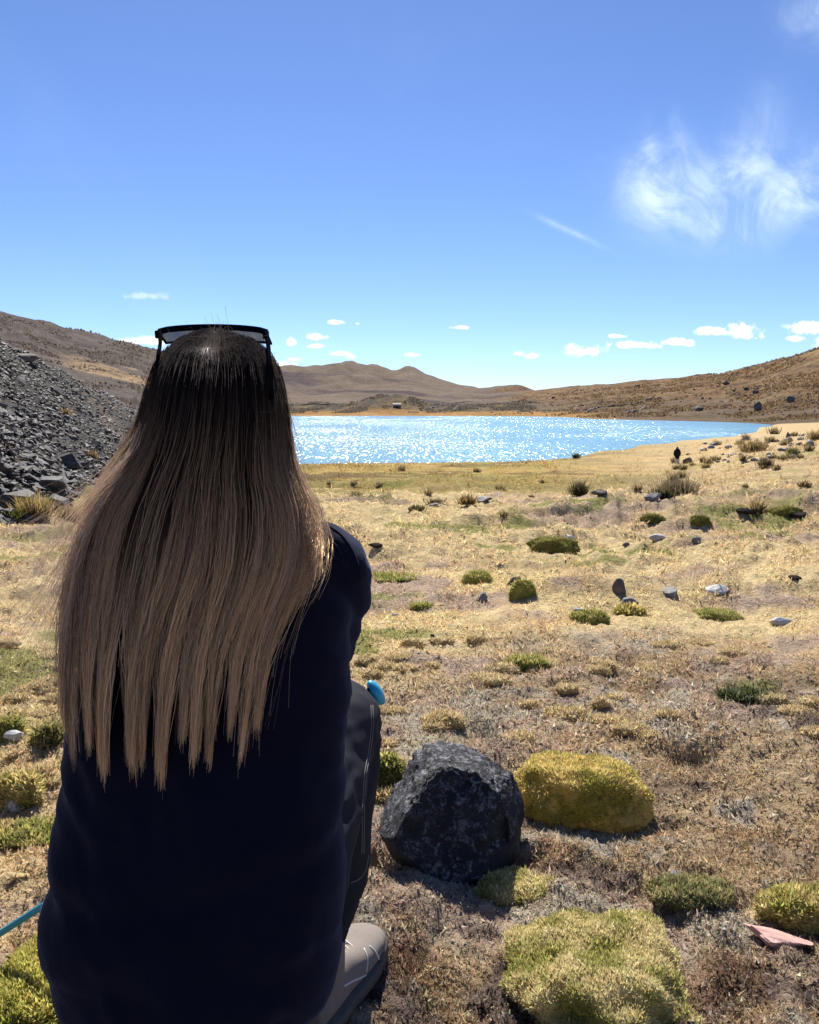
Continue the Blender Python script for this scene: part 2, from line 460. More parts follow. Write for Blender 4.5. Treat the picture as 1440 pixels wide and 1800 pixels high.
def mat_plain(name, c, rough=.6, spec=.4, nscale=40, amp=.25, bs=.0, bd=.001, **kw):
    m, N, out = mat(name)
    p = objco(N)
    n = N.noise(p, nscale, 4, .6)
    f = N.math('ADD', 1 - amp / 2, N.math('MULTIPLY', n, amp))
    v = N.new('ShaderNodeVectorMath', operation='SCALE', ins={0: c}); N.l.new(f, v.inputs['Scale'])
    b = bump(N, n, bs, bd) if bs else None
    principled(N, out, v.outputs[0], rough, spec, b, **kw)
    return m
M_ground, M_hill = mat_ground(), mat_hill()
M_leaf = mat_leaf('dry_leaf', .55); M_moss = mat_leaf('moss_leaf', .5)
def mat_basalt():
    m, N, out = mat('dark_basalt')
    p = objco(N); g = N.new('ShaderNodeNewGeometry'); sp = N.new('ShaderNodeSeparateXYZ'); N.l.new(g.outputs['Normal'], sp.inputs[0])
    n1 = N.noise(p, 16, 6, .7); n2 = N.noise(p, 150, 4, .7); n3 = N.noise(p, 38, 6, .72, .5)
    c = N.mixc(N.sstep(n1, .35, .65), (.013, .014, .018, 1), (.024, .024, .030, 1))
    up = N.sstep(sp.outputs['Z'], .0, .75)
    li = N.math('MULTIPLY', N.sstep(N.math('ADD', N.math('MULTIPLY', n2, .4), N.math('MULTIPLY', n3, .6)), .49, .60), N.math('ADD', .0, N.math('MULTIPLY', up, .85)))
    c = N.mixc(li, c, (.30, .29, .31, 1))
    b = bump(N, n2, .8, .006); b = bump(N, n3, 1.0, .014, b)
    principled(N, out, c, .6, .25, b)
    return m
M_basalt = mat_basalt()
M_slate = mat_rock('slate', (.046, .043, .042), (.108, .102, .097), (.2, .185, .165), 3, .7, .35, .4, .03, .22)
M_grey = mat_rock('grey_stone', (.13, .12, .115), (.24, .225, .21), (.42, .41, .38), 9, .7, .5, .5, .01)
M_brown = mat_rock('brown_stone', (.10, .075, .06), (.19, .145, .115), (.3, .28, .22), 12, .8, .3, .5, .01)
M_white = mat_rock('pale_stone', (.36, .34, .32), (.52, .5, .485), (.36, .3, .28), 10, .55, .5, .4, .01)
M_pink = mat_rock('pink_stone', (.50, .27, .22), (.62, .38, .32), (.66, .52, .47), 10, .7, .4, .4, .006)
M_bould = mat_rock('hill_boulder', (.085, .073, .062), (.18, .15, .125), (.25, .22, .18), .5, .85, .4, .6, .3)
M_peat = mat_plain('peat', (.04, .03, .024), 1, .05, 60, .8, .8, .01)

# ------------------------------------------------------------------ ground sheet
def patch_fields(x, y):
    """colour of the turf at a place, from dry straw, bare soil and green moss"""
    z, r, q = Hraw(x, y)
    n = fbm2(x / .55, y / .40, 4, 101); n2 = fbm2(x / 2.3, y / 1.2, 4, 111); n3 = fbm2(x / .12, y / .12, 3, 121); n4 = fbm2(x / 12, y / 5, 4, 131)
    soil = np.array((.15, .108, .088)); soil2 = np.array((.38, .285, .22)); straw = np.array((.61, .47, .25)); tan = np.array((.51, .375, .21))
    gold = np.array((.36, .25, .085)); green = np.array((.20, .215, .055)); grey = np.array((.36, .34, .29)); olive = np.array((.255, .205, .075)); rust = np.array((.26, .12, .02))
    def L(a, b, t): return a * (1 - t[..., None]) + b * t[..., None]
    # foreground crust
    c = L(np.broadcast_to(soil, x.shape + (3,)), soil2, ss(n + n3 * .5, -.5, .6))
    c = L(c, tan, ss(n2 * .8 + n3 * .5, .15, .8) * .65)
    c = L(c, grey, ss(n3 + .6 * n, .35, .75) * .6)
    c = L(c, rust, ss(fbm2(x / .2, y / .2, 3, 141),   .45, .8) * .22)
    # pale mossy straw band
    st = L(np.broadcast_to(tan, x.shape + (3,)), straw, ss(n + .5 * n3, -.5, .35))
    st = L(st, soil2, ss(-n - .4 * n2 + .3 * n3, .25, .7) * .8)
    edge = 2.75 + .55 * n2 + .35 * n + .35 * np.clip(-(x - .2), -1.0, .8) * -1
    # drier soil to the right, more straw to the left
    lf = ss(x + .25 * n, -.75, -.35)
    edge = (1.55 + .35 * n) * (1 - lf) + (edge + np.clip(x, 0, 2) * .35) * lf
    c = L(c, st, ss(r, edge - .35, edge + .5))
    # tan meadow
    md = L(np.broadcast_to(tan, x.shape + (3,)), straw * .95, ss(n2 + .3 * n, -.3, .6))
    md = L(md, soil2 * .95, ss(-n2 - .5 * n, .25, .8) * .75)
    c = L(c, md, ss(r + n2, 4.5, 7.5))
    # golden grass running down to the lake
    g = L(np.broadcast_to(gold, x.shape + (3,)), olive, ss(n4 + .3 * n2, -.1, .6))
    g = L(g, np.array((.13, .085, .045)), ss(fbm2(x / 5.0, y / 2.2, 4, 151), .28, .5) * .75)
    g = L(g, tan, ss(x / np.maximum(r, 1), .12, .4) * .75)
    c = L(c, g, ss(r + 2.5 * n4, 13, 22))
    # green flushes
    gm = ss(fbm2(x / 1.1, y / .55, 4, 161), .42, .66) * (1 - ss(r, 9, 16)) * .75 + ss(fbm2(x / 3.5, y / 1.3, 3, 171), .45, .7) * ss(r, 8, 14) * .5 * (1 - ss(r, 60, 90))
    gm = gm * ss(r, 2.6, 3.6)
    c = L(c, green, np.clip(gm, 0, 1))
    # yellow-green turf patch beside her on the left
    lp = ss(np.exp(-((x + .78) / .30) ** 2 - ((y - 1.25) / .17) ** 2) + .25 * n, .25, .55)
    c = L(c, np.array((.34, .33, .055)), lp)
    return c
def hill_color(x, y, z):
    _, r, q = Hraw(x, y)
    n = fbm2(x / 60, y / 90, 4, 201); m = fbm2(x / 9, y / 14, 4, 211)
    def L(a, b, t): return a * (1 - t[..., None]) + b * t[..., None]
    left = np.array((.165, .135, .115)); mount = np.array((.23, .175, .13)); mount_shade = np.array((.115, .09, .09)); right = np.array((.235, .145, .078)); r2 = np.array((.30, .205, .105))
    shore = np.array((.37, .21, .075)); rocky = np.array((.14, .115, .09))
    c = L(np.broadcast_to(left, x.shape + (3,)), left * .72, ss(m + n, 0, .8))
    c = L(c, np.array((.42, .29, .17)), ss(np.exp(-((r - 330) / 70) ** 2) + .35 * m, .55, .9) * (1 - ss(q, 300, 340)) * ss(q, 90, 170))
    mo = L(np.broadcast_to(mount, x.shape + (3,)), mount_shade, ss(fbm2(x / 160 + y / 300, y / 420, 4, 221), .0, .6))  # darker diagonal bands: gully shading painted into the mountain's colour
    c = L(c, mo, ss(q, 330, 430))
    rk = L(np.broadcast_to(rocky, x.shape + (3,)), np.array((.24, .17, .09)), ss(m, -.2, .5))
    c = L(c, rk, ss(q, 330, 430) * (1 - ss(r, 760, 1000)))
    rt = L(np.broadcast_to(right, x.shape + (3,)), r2, ss(m + .4 * n, .1, .7))
    rt = L(rt, np.array((.10, .075, .055)), ss(fbm2(x / 5, y / 8, 3, 231), .4, .65) * .8)
    rt = L(rt, np.array((.20, .15, .10)), (1 - ss(z, 1, 9)) * .8)
    c = L(c, rt, ss(q + 60 * n, 850, 930))
    far = np.interp(q, [390, 500, 720, 900, 985, 1055, 1131, 1200, 1308], [470, 520, 522, 515, 480, 405, 380, 366, 335])
    sh = ss(r, far - 5, far) * (1 - ss(r + 12 * m, far + 45, far + 75)) * ss(q, 330, 400) * (1 - ss(q, 1000, 1120))
    c = c * .78
    c = L(c, shore, sh * .95)
    return c
def build_ground():
    th_in = np.linspace(-math.radians(32), math.radians(32), 550)
    th_out = np.linspace(math.radians(33), 2 * math.pi - math.radians(33), 90)[1:-1]
    TH = np.concatenate([th_in, th_out])
    # rings: tight where the ground is seen close up, wide beyond
    ring = np.concatenate([[.15, .5, .8], np.exp(np.linspace(math.log(1.0), math.log(22), 350)), np.exp(np.linspace(math.log(22.3), math.log(130), 130)),
                           np.exp(np.linspace(math.log(133), math.log(900), 130)), np.exp(np.linspace(math.log(915), math.log(2600), 70)), [2900, 3500, 4300]])
    nT, nR = len(TH), len(ring)
    RR, TT = np.meshgrid(ring, TH, indexing='ij')
    X, Y = RR * np.sin(TT), RR * np.cos(TT)
    Z = H(X.ravel(), Y.ravel()).reshape(X.shape)
    V = np.stack([X, Y, Z], -1).reshape(-1, 3)
    i, j = np.meshgrid(np.arange(nR - 1), np.arange(nT), indexing='ij')
    jn = (j + 1) % nT
    Fq = np.stack([i * nT + j, i * nT + jn, (i + 1) * nT + jn, (i + 1) * nT + j], -1).reshape(-1, 4)[:, ::-1]
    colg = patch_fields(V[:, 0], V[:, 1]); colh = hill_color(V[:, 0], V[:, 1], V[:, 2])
    _, r, q = Hraw(V[:, 0], V[:, 1])
    far = np.interp(q, [-300, 0, 60, 120, 180, 250, 320, 390, 500, 720, 900, 985, 1055, 1131, 1200, 1308, 1345, 1440, 1800], [36, 40, 47, 54, 66, 88, 200, 440, 495, 495, 490, 455, 385, 360, 345, 312, 300, 300, 300])
    isfar = r > far
    top_ = np.interp(q, [-400, 0, 60, 120, 180, 250, 300], [48, 46, 54, 62, 75, 96, 100])
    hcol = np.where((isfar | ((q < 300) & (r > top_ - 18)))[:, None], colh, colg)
    # scree slope: dark gravel between the slabs
    sm = scree_mask(V[:, 0], V[:, 1], r, q)
    gr = np.array((.085, .078, .072)) * (1 + .5 * fbm2(V[:, 0] / 3, V[:, 1] / 5, 3, 321))[:, None] + np.array((.05, .03, .012)) * ss(fbm2(V[:, 0] / 4, V[:, 1] / 7, 3, 331), .1, .6)[:, None]
    hcol = hcol * (1 - sm[:, None]) + gr * sm[:, None]
    ff = isfar[Fq].all(1)
    for name, sel, m_ in (('ground', ~ff, M_ground), ('hills', ff, M_hill)):
        f = Fq[sel]
        u, inv = np.unique(f, return_inverse=True)
        me = npmesh(name, V[u], inv.reshape(f.shape), hcol[u])
        o = link(name, me, m_)
        tag(o, kind='structure')
def scree_mask(x, y, r, q):
    foot = np.interp(q, [-400, 0, 60, 120, 180, 250, 300], [12, 15.0, 15.8, 17.5, 22, 30, 50])
    top = np.interp(q, [-400, 0, 60, 120, 180, 250, 300], [48, 46, 54, 62, 75, 96, 100])
    n = fbm2(x / 4, y / 4, 3, 301)
    return ss(r + n * .8, foot - .4, foot + .8) * (1 - ss(r + n * 6, top - 6, top + 8)) * (1 - ss(q, 262, 290)) 
build_ground()

# ------------------------------------------------------------------ lake
def build_lake():
    m, N, out = mat('lake_water')
    p = pos(N)
    def rip(sx, sy, det):
        n = N.new('ShaderNodeTexNoise', ins={'Scale': 1.0, 'Detail': det, 'Roughness': .55}); N.l.new(N.vscale(p, (sx, sy, 1)), n.inputs['Vector'])
        v = N.new('ShaderNodeVectorMath', operation='SUBTRACT', ins={1: (.5, .5, .5)}); N.l.new(n.outputs['Color'], v.inputs[0])
        return v.outputs[0]
    w3 = N.noise(N.vscale(p, (1, .55, 1)), .022, 4, .55)
    amp = N.math('ADD', 1.1, N.math('MULTIPLY', N.sstep(w3, .34, .66), 1.5))
    a = N.new('ShaderNodeVectorMath', operation='ADD'); N.l.new(rip(8.5, .85, 2), a.inputs[0]); N.l.new(rip(2.6, .20, 1), a.inputs[1])
    sc = N.new('ShaderNodeVectorMath', operation='SCALE'); N.l.new(a.outputs[0], sc.inputs[0]); N.l.new(amp, sc.inputs['Scale'])
    nz = N.new('ShaderNodeVectorMath', operation='MULTIPLY_ADD', ins={1: (1, 1, 0), 2: (0, 0, 1)}); N.l.new(sc.outputs[0], nz.inputs[0])
    nn = N.new('ShaderNodeVectorMath', operation='NORMALIZE'); N.l.new(nz.outputs[0], nn.inputs[0])
    c = N.mixc(N.sstep(w3, .35, .7), (.12, .30, .38, 1), (.18, .40, .47, 1))
    pr = principled(N, out, c, .17, .5, nn.outputs[0])
    pr.inputs['IOR'].default_value = 1.33
    xs = np.linspace(-330, 330, 60); ys = np.linspace(70, 640, 60)
    X, Y = np.meshgrid(xs, ys)
    V = np.stack([X, Y, np.full(X.shape, LAKE)], -1).reshape(-1, 3)
    i, j = np.meshgrid(np.arange(59), np.arange(59), indexing='ij')
    Fq = np.stack([i * 60 + j, i * 60 + j + 1, (i + 1) * 60 + j + 1, (i + 1) * 60 + j], -1).reshape(-1, 4)
    # keep only cells that touch the basin
    c = V[Fq].mean(1)
    _, r, q = Hraw(c[:, 0], c[:, 1])
    keep = (q > 250) & (q < 1400)
    tag(link('lake', npmesh('lake', V, Fq[keep]), m), kind='structure')
build_lake()

# ------------------------------------------------------------------ stones
def hull_rock(seed, n=14, sx=1, sy=1, sz=1, flat=True):
    """angular block: convex hull of a few jittered points (unit size about 1)"""
    rr = random.Random(seed)
    bm = bmesh.new()
    for _ in range(n):
        v = Vector((rr.uniform(-1, 1), rr.uniform(-1, 1), rr.uniform(-1, 1)))
        m = max(abs(v.x), abs(v.y), abs(v.z))
        v = v / m * .5 * rr.uniform(.75, 1.0)
        bm.verts.new((v.x * sx, v.y * sy, v.z * sz))
    r = bmesh.ops.convex_hull(bm, input=bm.verts)
    bmesh.ops.delete(bm, geom=[g for g in r['geom_interior'] if isinstance(g, bmesh.types.BMVert)], context='VERTS')
    me = bpy.data.meshes.new('rock')
    bm.to_mesh(me); bm.free()
    return me
def soft_rock(seed, sx, sy, sz, sub=4, amp=.22, cuts=7, fine=.03):
    """weathered stone: a sphere cut by random planes, then roughened"""
    bm = bmesh.new()
    bmesh.ops.create_icosphere(bm, subdivisions=sub, radius=1)
    P = np.array([v.co[:] for v in bm.verts])
    Fa = np.array([[v.index for v in f.verts] for f in bm.faces])
    bm.free()
    rr = np.random.default_rng(seed)
    for _ in range(cuts):
        nrm = rr.normal(size=3); nrm /= np.linalg.norm(nrm)
        d = rr.uniform(.45, .82)
        t = P @ nrm - d
        P = P - np.where(t > 0, t, 0)[:, None] * nrm * .92
    P = P * (1 + amp * fbm3(P * 1.3 + seed, 3, seed)[:, None] * .6)
    P = P * (1 + fine * fbm3(P * 6 + seed, 4, seed + 5, .6)[:, None])
    P = P * np.array((sx, sy, sz))
    return npmesh('stone', P, Fa)

# scree of slate slabs on the left-hand slope
def build_scree():
    variants = []
    for k in range(14):
        me = hull_rock(900 + k, 11, 1.0, random.uniform(.6, .95), random.uniform(.18, .5))
        me.materials.append(M_slate)
        variants.append(me)
    pts = []
    R = np.random.default_rng(33)
    # screen-even scatter over the slope so that the near blocks are the big ones
    n = 36000
    q = R.uniform(-160, 285, n); lr = R.uniform(math.log(12), math.log(100), n)
    r = np.exp(lr); th = np.arctan((q - 720) / F)
    x, y = r * np.sin(th), r * np.cos(th)
    keep = R.uniform(size=n) < scree_mask(x, y, r, q) * np.clip(.65 + .35 * (1 - ss(r, 25, 70)), 0, 1) * .9
    x, y, r, q = x[keep], y[keep], r[keep], q[keep]
    z = H(x, y)
    s = np.exp(R.normal(-1.55, .42, len(x))) * (1.0 + .25 * ss(r, 20, 60)) * np.interp(r, [12, 18, 30], [1.25, 1.0, .85])
    s = np.clip(s * .66, .06, .5)
    vis = (q > -20)
    order = np.argsort(-(s / r) * vis)
    big = set(order[:290].tolist())
    bigV, bigF = [], []
    off = 0
    npv = []
    for k in range(14):
        me = hull_rock(950 + k, 8, 1.0, random.uniform(.6, .95), random.uniform(.22, .55))
        me.calc_loop_triangles()
        v = np.array([w.co[:] for w in me.vertices]); t = np.array([tt.vertices[:] for tt in me.loop_triangles])
        npv.append((v, t))
    for i in range(len(x)):
        k = int(R.integers(len(variants)))
        rot = Matrix.Rotation(R.uniform(0, 6.28), 4, 'Z') @ Matrix.Rotation(R.normal(0, .35), 4, 'X') @ Matrix.Rotation(R.normal(0, .3), 4, 'Y')
        tilt = Matrix.Rotation(.35, 4, Vector((.3, .9, 0)).normalized())
        mt = Matrix.Translation((x[i], y[i], z[i] + s[i] * .06)) @ tilt @ rot @ Matrix.Scale(float(s[i]), 4)
        if i in big:
            o = bpy.data.objects.new('scree_rock', variants[k]); COL.objects.link(o); o.matrix_world = mt
            tag(o, '%s slate slab %s' % ('large grey' if s[i] > .28 else 'small grey' if s[i] < .17 else 'grey', 'near the foot of the scree slope' if r[i] < 19 else 'high on the scree slope' if r[i] > 32 else 'halfway up the scree slope'), 'rock', 'slate slabs on the scree slope')
        else:
            v, t = npv[k]
            m3 = np.array(mt)
            bigV.append(v @ m3[:3, :3].T + m3[:3, 3]); bigF.append(t + off); off += len(v)
    me = npmesh('scree', np.concatenate(bigV), np.concatenate(bigF))
    o = link('scree', me, M_slate, smooth=False)
    tag(o, 'loose grey slate rubble covering the steep slope', 'scree', kind='stuff')
build_scree()

def place_stone(px, py, w, h, m, label, name='stone', seed=1, sink=.25, dep=.8, sub=4, rz=None, cuts=7, amp=.22):
    """a stone standing where the picture shows its foot; w, h its seen size in picture pixels"""
    g = ground(px, py)
    dist = (g - Vector((0, 0, CAMZ))).length
    W, Hh = w / F * dist, h / F * dist
    me = soft_rock(seed, W / 2 * 1.1, W / 2 * dep, Hh * .62, sub, cuts=cuts, amp=amp)
    me.materials.append(m)
    o = link(name, me)
    zz_ = getco(me)[:, 2]; o.location = (g.x, g.y + W * .25, h1(g.x, g.y + W * .25) + zz_.max() * (.62 - sink * 1.2))
    o.rotation_euler = (0, 0, random.uniform(-.6, .6) if rz is None else rz)
    tag(o, label, 'stone')
    return o

# big scree blocks that can be told apart
def slab(px, py, w, h, seed, label, sz=.5, rx=0, rz=0, m=M_slate):
    g = ground(px, py); dist = (g - Vector((0, 0, CAMZ))).length
    me = hull_rock(seed, 18, 1, .8, sz); me.materials.append(m)
    o = link('scree_block', me, smooth=False)
    W = w / F * dist
    o.location = (g.x, g.y + W * .3, g.z + W * sz * .28); o.scale = (W * 1.1,) * 3; o.rotation_euler = (rx, 0, rz)
    tag(o, label, 'rock')
slab(22, 893, 60, 32, 5, 'large pale slate block at the foot of the scree beside the dry grass', .5, .1, .3)
slab(118, 822, 40, 34, 8, 'rounded grey slate block higher than its neighbours on the scree', .7, .5, -.2)
slab(100, 893, 36, 30, 12, 'weathered grey block at the scree foot beside her hair', .7, .1, .8)
slab(5, 908, 26, 30, 15, 'small slate block at the scree foot in front of the large pale one', .6, .2, .1)
slab(80, 855, 48, 20, 22, 'flat grey slab lying in shadow near the scree foot', .35, .1, .5)

def build_boulder():
    bm = bmesh.new(); bmesh.ops.create_icosphere(bm, subdivisions=6, radius=1)
    P = np.array([v.co[:] for v in bm.verts]); Fa = np.array([[v.index for v in f.verts] for f in bm.faces]); bm.free()
    def cut(P, n, d, k=.95):
        n = np.array(n, float); n /= np.linalg.norm(n)
        t = P @ n - d
        return P - np.where(t > 0, t, 0)[:, None] * n * k
    P = cut(P, (-.1, -1, .45), .56)         # broad shaded face towards the viewer
    P = cut(P, (-1, -.1, .75), .66)
    P = cut(P, (.15, .2, 1), .80)
    P = cut(P, (1, -.2, .25), .74)
    P = cut(P, (.8, 0, 1.0), .80)
    P = cut(P, (.7, -.9, .15), .74)
    P = P * (1 + .09 * fbm3(P * 1.6 + 3, 3, 5)[:, None])
    up = ss(P[:, 2] + .25 * fbm3(P * 2.2, 2, 9), -.05, .35)
    crust = np.abs(fbm3(P * 8, 3, 15, .6)) * .05 + fbm3(P * 26, 3, 25, .6) * .026
    P = P * (1 + (crust * up)[:, None] + .010 * fbm3(P * 8, 3, 35)[:, None])
    # a stepped notch broken out of the right-hand side
    nt = (1 - ss(np.abs(P[:, 0] - .52), .10, .14)) * (1 - ss(np.abs(P[:, 2] - .02), .20, .23)) * ss(-P[:, 1], .15, .3)
    P[:, 1] += nt * .10
    g = ground(800, 1528)
    P = P * np.array((.190, .165, .162))
    me = npmesh('boulder', P, Fa); me.materials.append(M_basalt)
    o = link('boulder', me)
    o.location = (g.x + .004, g.y + .10, g.z + .085)
    tag(o, 'dark pitted basalt boulder beside her knee, next to a moss dome', 'boulder')
build_boulder()

stones = [
 (1091, 1047, 26, 34, M_brown, 'upright brown stone standing in the dry meadow', .9, .7),
 (1182, 1050, 34, 18, M_grey, 'low grey stone in dry grass between the brown and the white ones', .3, .9),
 (1263, 1044, 34, 14, M_white, 'flat white stone in dry grass beyond the pink slab', .25, .9),
 (1106, 1066, 30, 18, M_grey, 'wedge-shaped grey stone at the foot of the upright brown one', .3, .8),
 (849, 1056, 24, 20, M_grey, 'small dark grey pointed stone in tan turf', .3, .9),
 (1225, 955, 18, 18, M_grey, 'round grey stone far out on the bare meadow', .25, .9),
 (1158, 948, 30, 11, M_white, 'pale flat stone on the far meadow left of a round grey one', .25, .8),
 (1103, 959, 16, 9, M_brown, 'little brown stone on the far meadow', .25, .8),
 (1382, 1098, 50, 17, M_white, 'long pale slab with a dark edge lying in straw turf', .3, .7),
 (24, 1306, 36, 18, M_white, 'white stone in the turf to the left of her hair', .2, .8),
 (20, 1425, 32, 20, M_white, 'pale stone below the moss dome left of her', .35, .8),
 (35, 1746, 34, 16, M_grey, 'small grey stone half buried in yellow-green turf', .3, .8),
 (1002, 950, 20, 14, M_white, 'whitish stone on top of a dark green cushion', .1, .8),
 (1150, 878, 26, 12, M_grey, 'smooth grey stone at the left end of the bushy tuft', .2, .9),
 (1054, 873, 26, 12, M_bould, 'dark stone beside the stream bed grass tuft', .2, .9),
 (855, 880, 30, 10, M_grey, 'long grey stone next to a golden tuft', .2, .9),
 (764, 889, 26, 12, M_bould, 'dark low stone in the meadow near the golden tuft', .2, .9),
 (695, 1083, 14, 8, M_grey, 'small grey stone in tan turf near her sleeve', .3, .9),
 (1015, 1075, 20, 8, M_grey, 'thin grey stone beside the bright green cushion', .3, .9),
 (1290, 800, 16, 7, M_grey, 'grey rock on the stony rise by the lake', .2, .9),
 (1425, 785, 15, 15, M_grey, 'tall grey rock beside tufts on the stony rise', .2, .9),
 (1386, 770, 7, 11, M_bould, 'small pointed dark rock standing up on the rise', .1, .8),
 (1188, 1545, 20, 14, M_grey, 'fist-sized grey stone by the flat green cushion', .4, .9),
]
for i, (px, py, w, h, m, lab, sink, dep) in enumerate(stones):
    place_stone(px, py, w, h, m, lab, seed=40 + i, sink=min(sink + .12, .42) if sink < .6 else .3, dep=dep, sub=4 if w > 22 else 3, cuts=9)
place_stone(38, 628, 44, 15, M_bould, 'dark outcrop on the crest of the scree', 'outcrop', 19, .4, .9, 4)['category'] = 'rock'
# the pink slab in the foreground: flat, long, pointing to the lower right
def pink_slab():
    g = ground(1362, 1652)
    me = soft_rock(77, .084, .030, .014, 5, cuts=14, amp=.3); me.materials.append(M_pink)
    o = link('stone', me); o.location = (g.x, g.y, g.z + .008); o.rotation_euler = (.05, .04, -.55)
    tag(o, 'pink flat pointed stone lying on bare crusty soil', 'stone')
pink_slab()
# scatter of pebbles on the stony rise to the right
R_ = np.random.default_rng(5)
peb = [soft_rock(300 + k, .5, .42, .3, 2, cuts=6) for k in range(6)]
for me in peb: me.materials.append(M_grey)
for i in range(70):
    px, py = R_.normal(1330, 70), R_.uniform(772, 812)
    if px > 1445 or px < 1190: continue
    py += (1330 - px) * .10
    g = ground(px, py); d = g.length
    o = bpy.data.objects.new('stone', peb[i % 6]); COL.objects.link(o)
    s = R_.uniform(5, 15) / F * d
    o.location = (g.x, g.y, g.z + s * .12); o.scale = (s, s, s * R_.uniform(.7, 1.2)); o.rotation_euler = (0, 0, R_.uniform(0, 6))
    tag(o, '%s grey rock %s' % ('larger' if s > 10 / F * d else 'small', 'on the crest of the stony rise' if py < 785 else 'on the near side of the stony rise'), 'stone', 'rocks on the stony rise')
# boulders dotted over the right-hand hill
bld = [soft_rock(400 + k, .5, .45, .42, 2, cuts=12) for k in range(6)]
for me in bld: me.materials.append(M_bould)
for i in range(130):
    px = R_.uniform(960, 1445) if i > 40 else R_.uniform(1220, 1445)
    top = np.interp(px, [960, 1200, 1350, 1440], [684, 668, 640, 612])
    py = R_.uniform(top, 732) if i > 40 else R_.uniform(685, 730)
    g = ground(px, py); d = g.length
    if d < 280 or g.z < LAKE + .3: continue
    s = float(np.exp(R_.normal(1.3, .35))) / F * d
    if i in (50, 51, 52): s *= 2
    o = bpy.data.objects.new('hill_boulder', bld[i % 6]); COL.objects.link(o)
    o.location = (g.x, g.y, g.z + s * .15); o.scale = (s * 1.3, s, s * R_.uniform(.7, 1.3)); o.rotation_euler = (0, 0, R_.uniform(0, 6))
    tag(o, '%s boulder %s' % ('sizeable dark' if s > 6 / F * d else 'small dark', 'just below the crest of the brown hill' if py < top + 22 else 'at the foot of the brown hill beside the lake' if py > 712 else 'halfway up the rusty brown hillside'), 'boulder', 'boulders on the brown hillside')
for px, py, w, h, lab in ((1229, 722, 24, 10, 'low dark boulder with a pale spot on the grassy far shore'), (1331, 722, 20, 22, 'tall blue-grey boulder standing on the brown far shore'),
                          (1392, 706, 20, 12, 'bluish pointed boulder halfway up the brown hill'), (1276, 676, 18, 8, 'dark flat boulder below the crest of the brown hill'), (1328, 692, 14, 8, 'dark round boulder in the rocky part of the brown hill')):
    g = ground(px, py); d = g.length; s = w / F * d
    o = link('hill_boulder', soft_rock(int(px), .42, .38, .36 * h / w * 1.6, 3, cuts=16)); o.data.materials.append(M_bould)
    o.location = (g.x, g.y, g.z + h / F * d * .3); o.scale = (s, s, s)
    tag(o, lab, 'boulder')

# dry-stone walls and the hut on the far shore
def stone_wall(pts, label, hgt=1.5):
    P = [ground(a, b) for a, b in pts]
    V, Fa = [], []
    root = None
    L = 0
    path = []
    for a, b in zip(P[:-1], P[1:]):
        n = max(2, int((b - a).length / 4))
        for k in range(n): path.append(a.lerp(b, k / n))
    path.append(P[-1])
    rr = random.Random(int(pts[0][0]))
    for k, p in enumerate(path):
        t = (path[min(k + 1, len(path) - 1)] - path[max(k - 1, 0)]); t.z = 0; t.normalize()
        nrm = Vector((-t.y, t.x, 0)) * .5
        z = h1(p.x, p.y); hh = hgt * rr.choice((.15, .5, .7, .8, 1.0, 1.1)) * .75
        for s, zz in ((-1, -1.0), (-.8, hh * .7), (-.4, hh), (.4, hh * .95), (.8, hh * .7), (1, -1.0)):
            V.append((p.x + nrm.x * s, p.y + nrm.y * s, z + zz))
    n = len(path)
    for k in range(n - 1):
        for j in range(5):
            Fa.append((k * 6 + j, k * 6 + j + 1, (k + 1) * 6 + j + 1, (k + 1) * 6 + j))
    o = link('stone_wall', npmesh('stone_wall', np.array(V), np.array(Fa)), M_bould, smooth=False)
    tag(o, label, 'wall')
stone_wall([(735, 703), (790, 707), (840, 700), (900, 693)], 'long dark dry-stone wall running up towards the brown hill')
stone_wall([(740, 722), (770, 715), (815, 712), (798, 722)], 'dark corral wall bending back near the golden shore')
stone_wall([(520, 713), (580, 711), (600, 708)], 'low stone wall behind the far shore near the mountain foot')
stone_wall([(1030, 726), (1055, 716), (1100, 712), (1160, 700)], 'stone wall climbing the foot of the brown hill', 1.8)
stone_wall([(1100, 727), (1125, 722), (1135, 716)], 'short stone wall by the water below the brown hill', 1.6)
M_thatch = mat_plain('bleached_thatch', (.42, .38, .32), .9, .1, 2, .4)
def hut():
    g = ground(698, 717)
    e = empty('stone_hut', g); tag(e, 'tiny stone hut with a pale roof on the far shore', 'hut')
    bm = bmesh.new()
    w, d, h = 5.5, 3.4, 1.7
    vs = [bm.verts.new(v) for v in ((-w/2,-d/2,-.5),(w/2,-d/2,-.5),(w/2,d/2,-.5),(-w/2,d/2,-.5),(-w/2,-d/2,h),(w/2,-d/2,h),(w/2,d/2,h),(-w/2,d/2,h),(-w/2,0,h+1.4),(w/2,0,h+1.4))]
    for f in ((0,1,5,4),(1,2,6,9,5),(2,3,7,6),(3,0,4,8,7)): bm.faces.new([vs[i] for i in f])
    me = bpy.data.meshes.new('wall'); bm.to_mesh(me); bm.free()
    link('wall', me, M_bould, e, False)
    V = [(-w/2-.3,-d/2-.4,h-.2),(w/2+.3,-d/2-.4,h-.2),(w/2+.3,0,h+1.6),(-w/2-.3,0,h+1.6),(-w/2-.3,d/2+.4,h-.2),(w/2+.3,d/2+.4,h-.2)]
    V2 = [(a, b, c + .15) for a, b, c in V]
    me = npmesh('roof', np.array(V + V2), np.array([(0,1,2,3),(3,2,5,4),(6,9,8,7),(9,10,11,8),(0,6,7,1),(4,5,11,10)]))
    link('roof', me, M_thatch, e, False)
    me = npmesh('door', np.array([(-.5,-d/2-.03,-.3),(.5,-d/2-.03,-.3),(.5,-d/2-.03,1.7),(-.5,-d/2-.03,1.7)]), np.array([(0,1,2,3)]))
    link('door', me, M_peat, e, False)
hut()

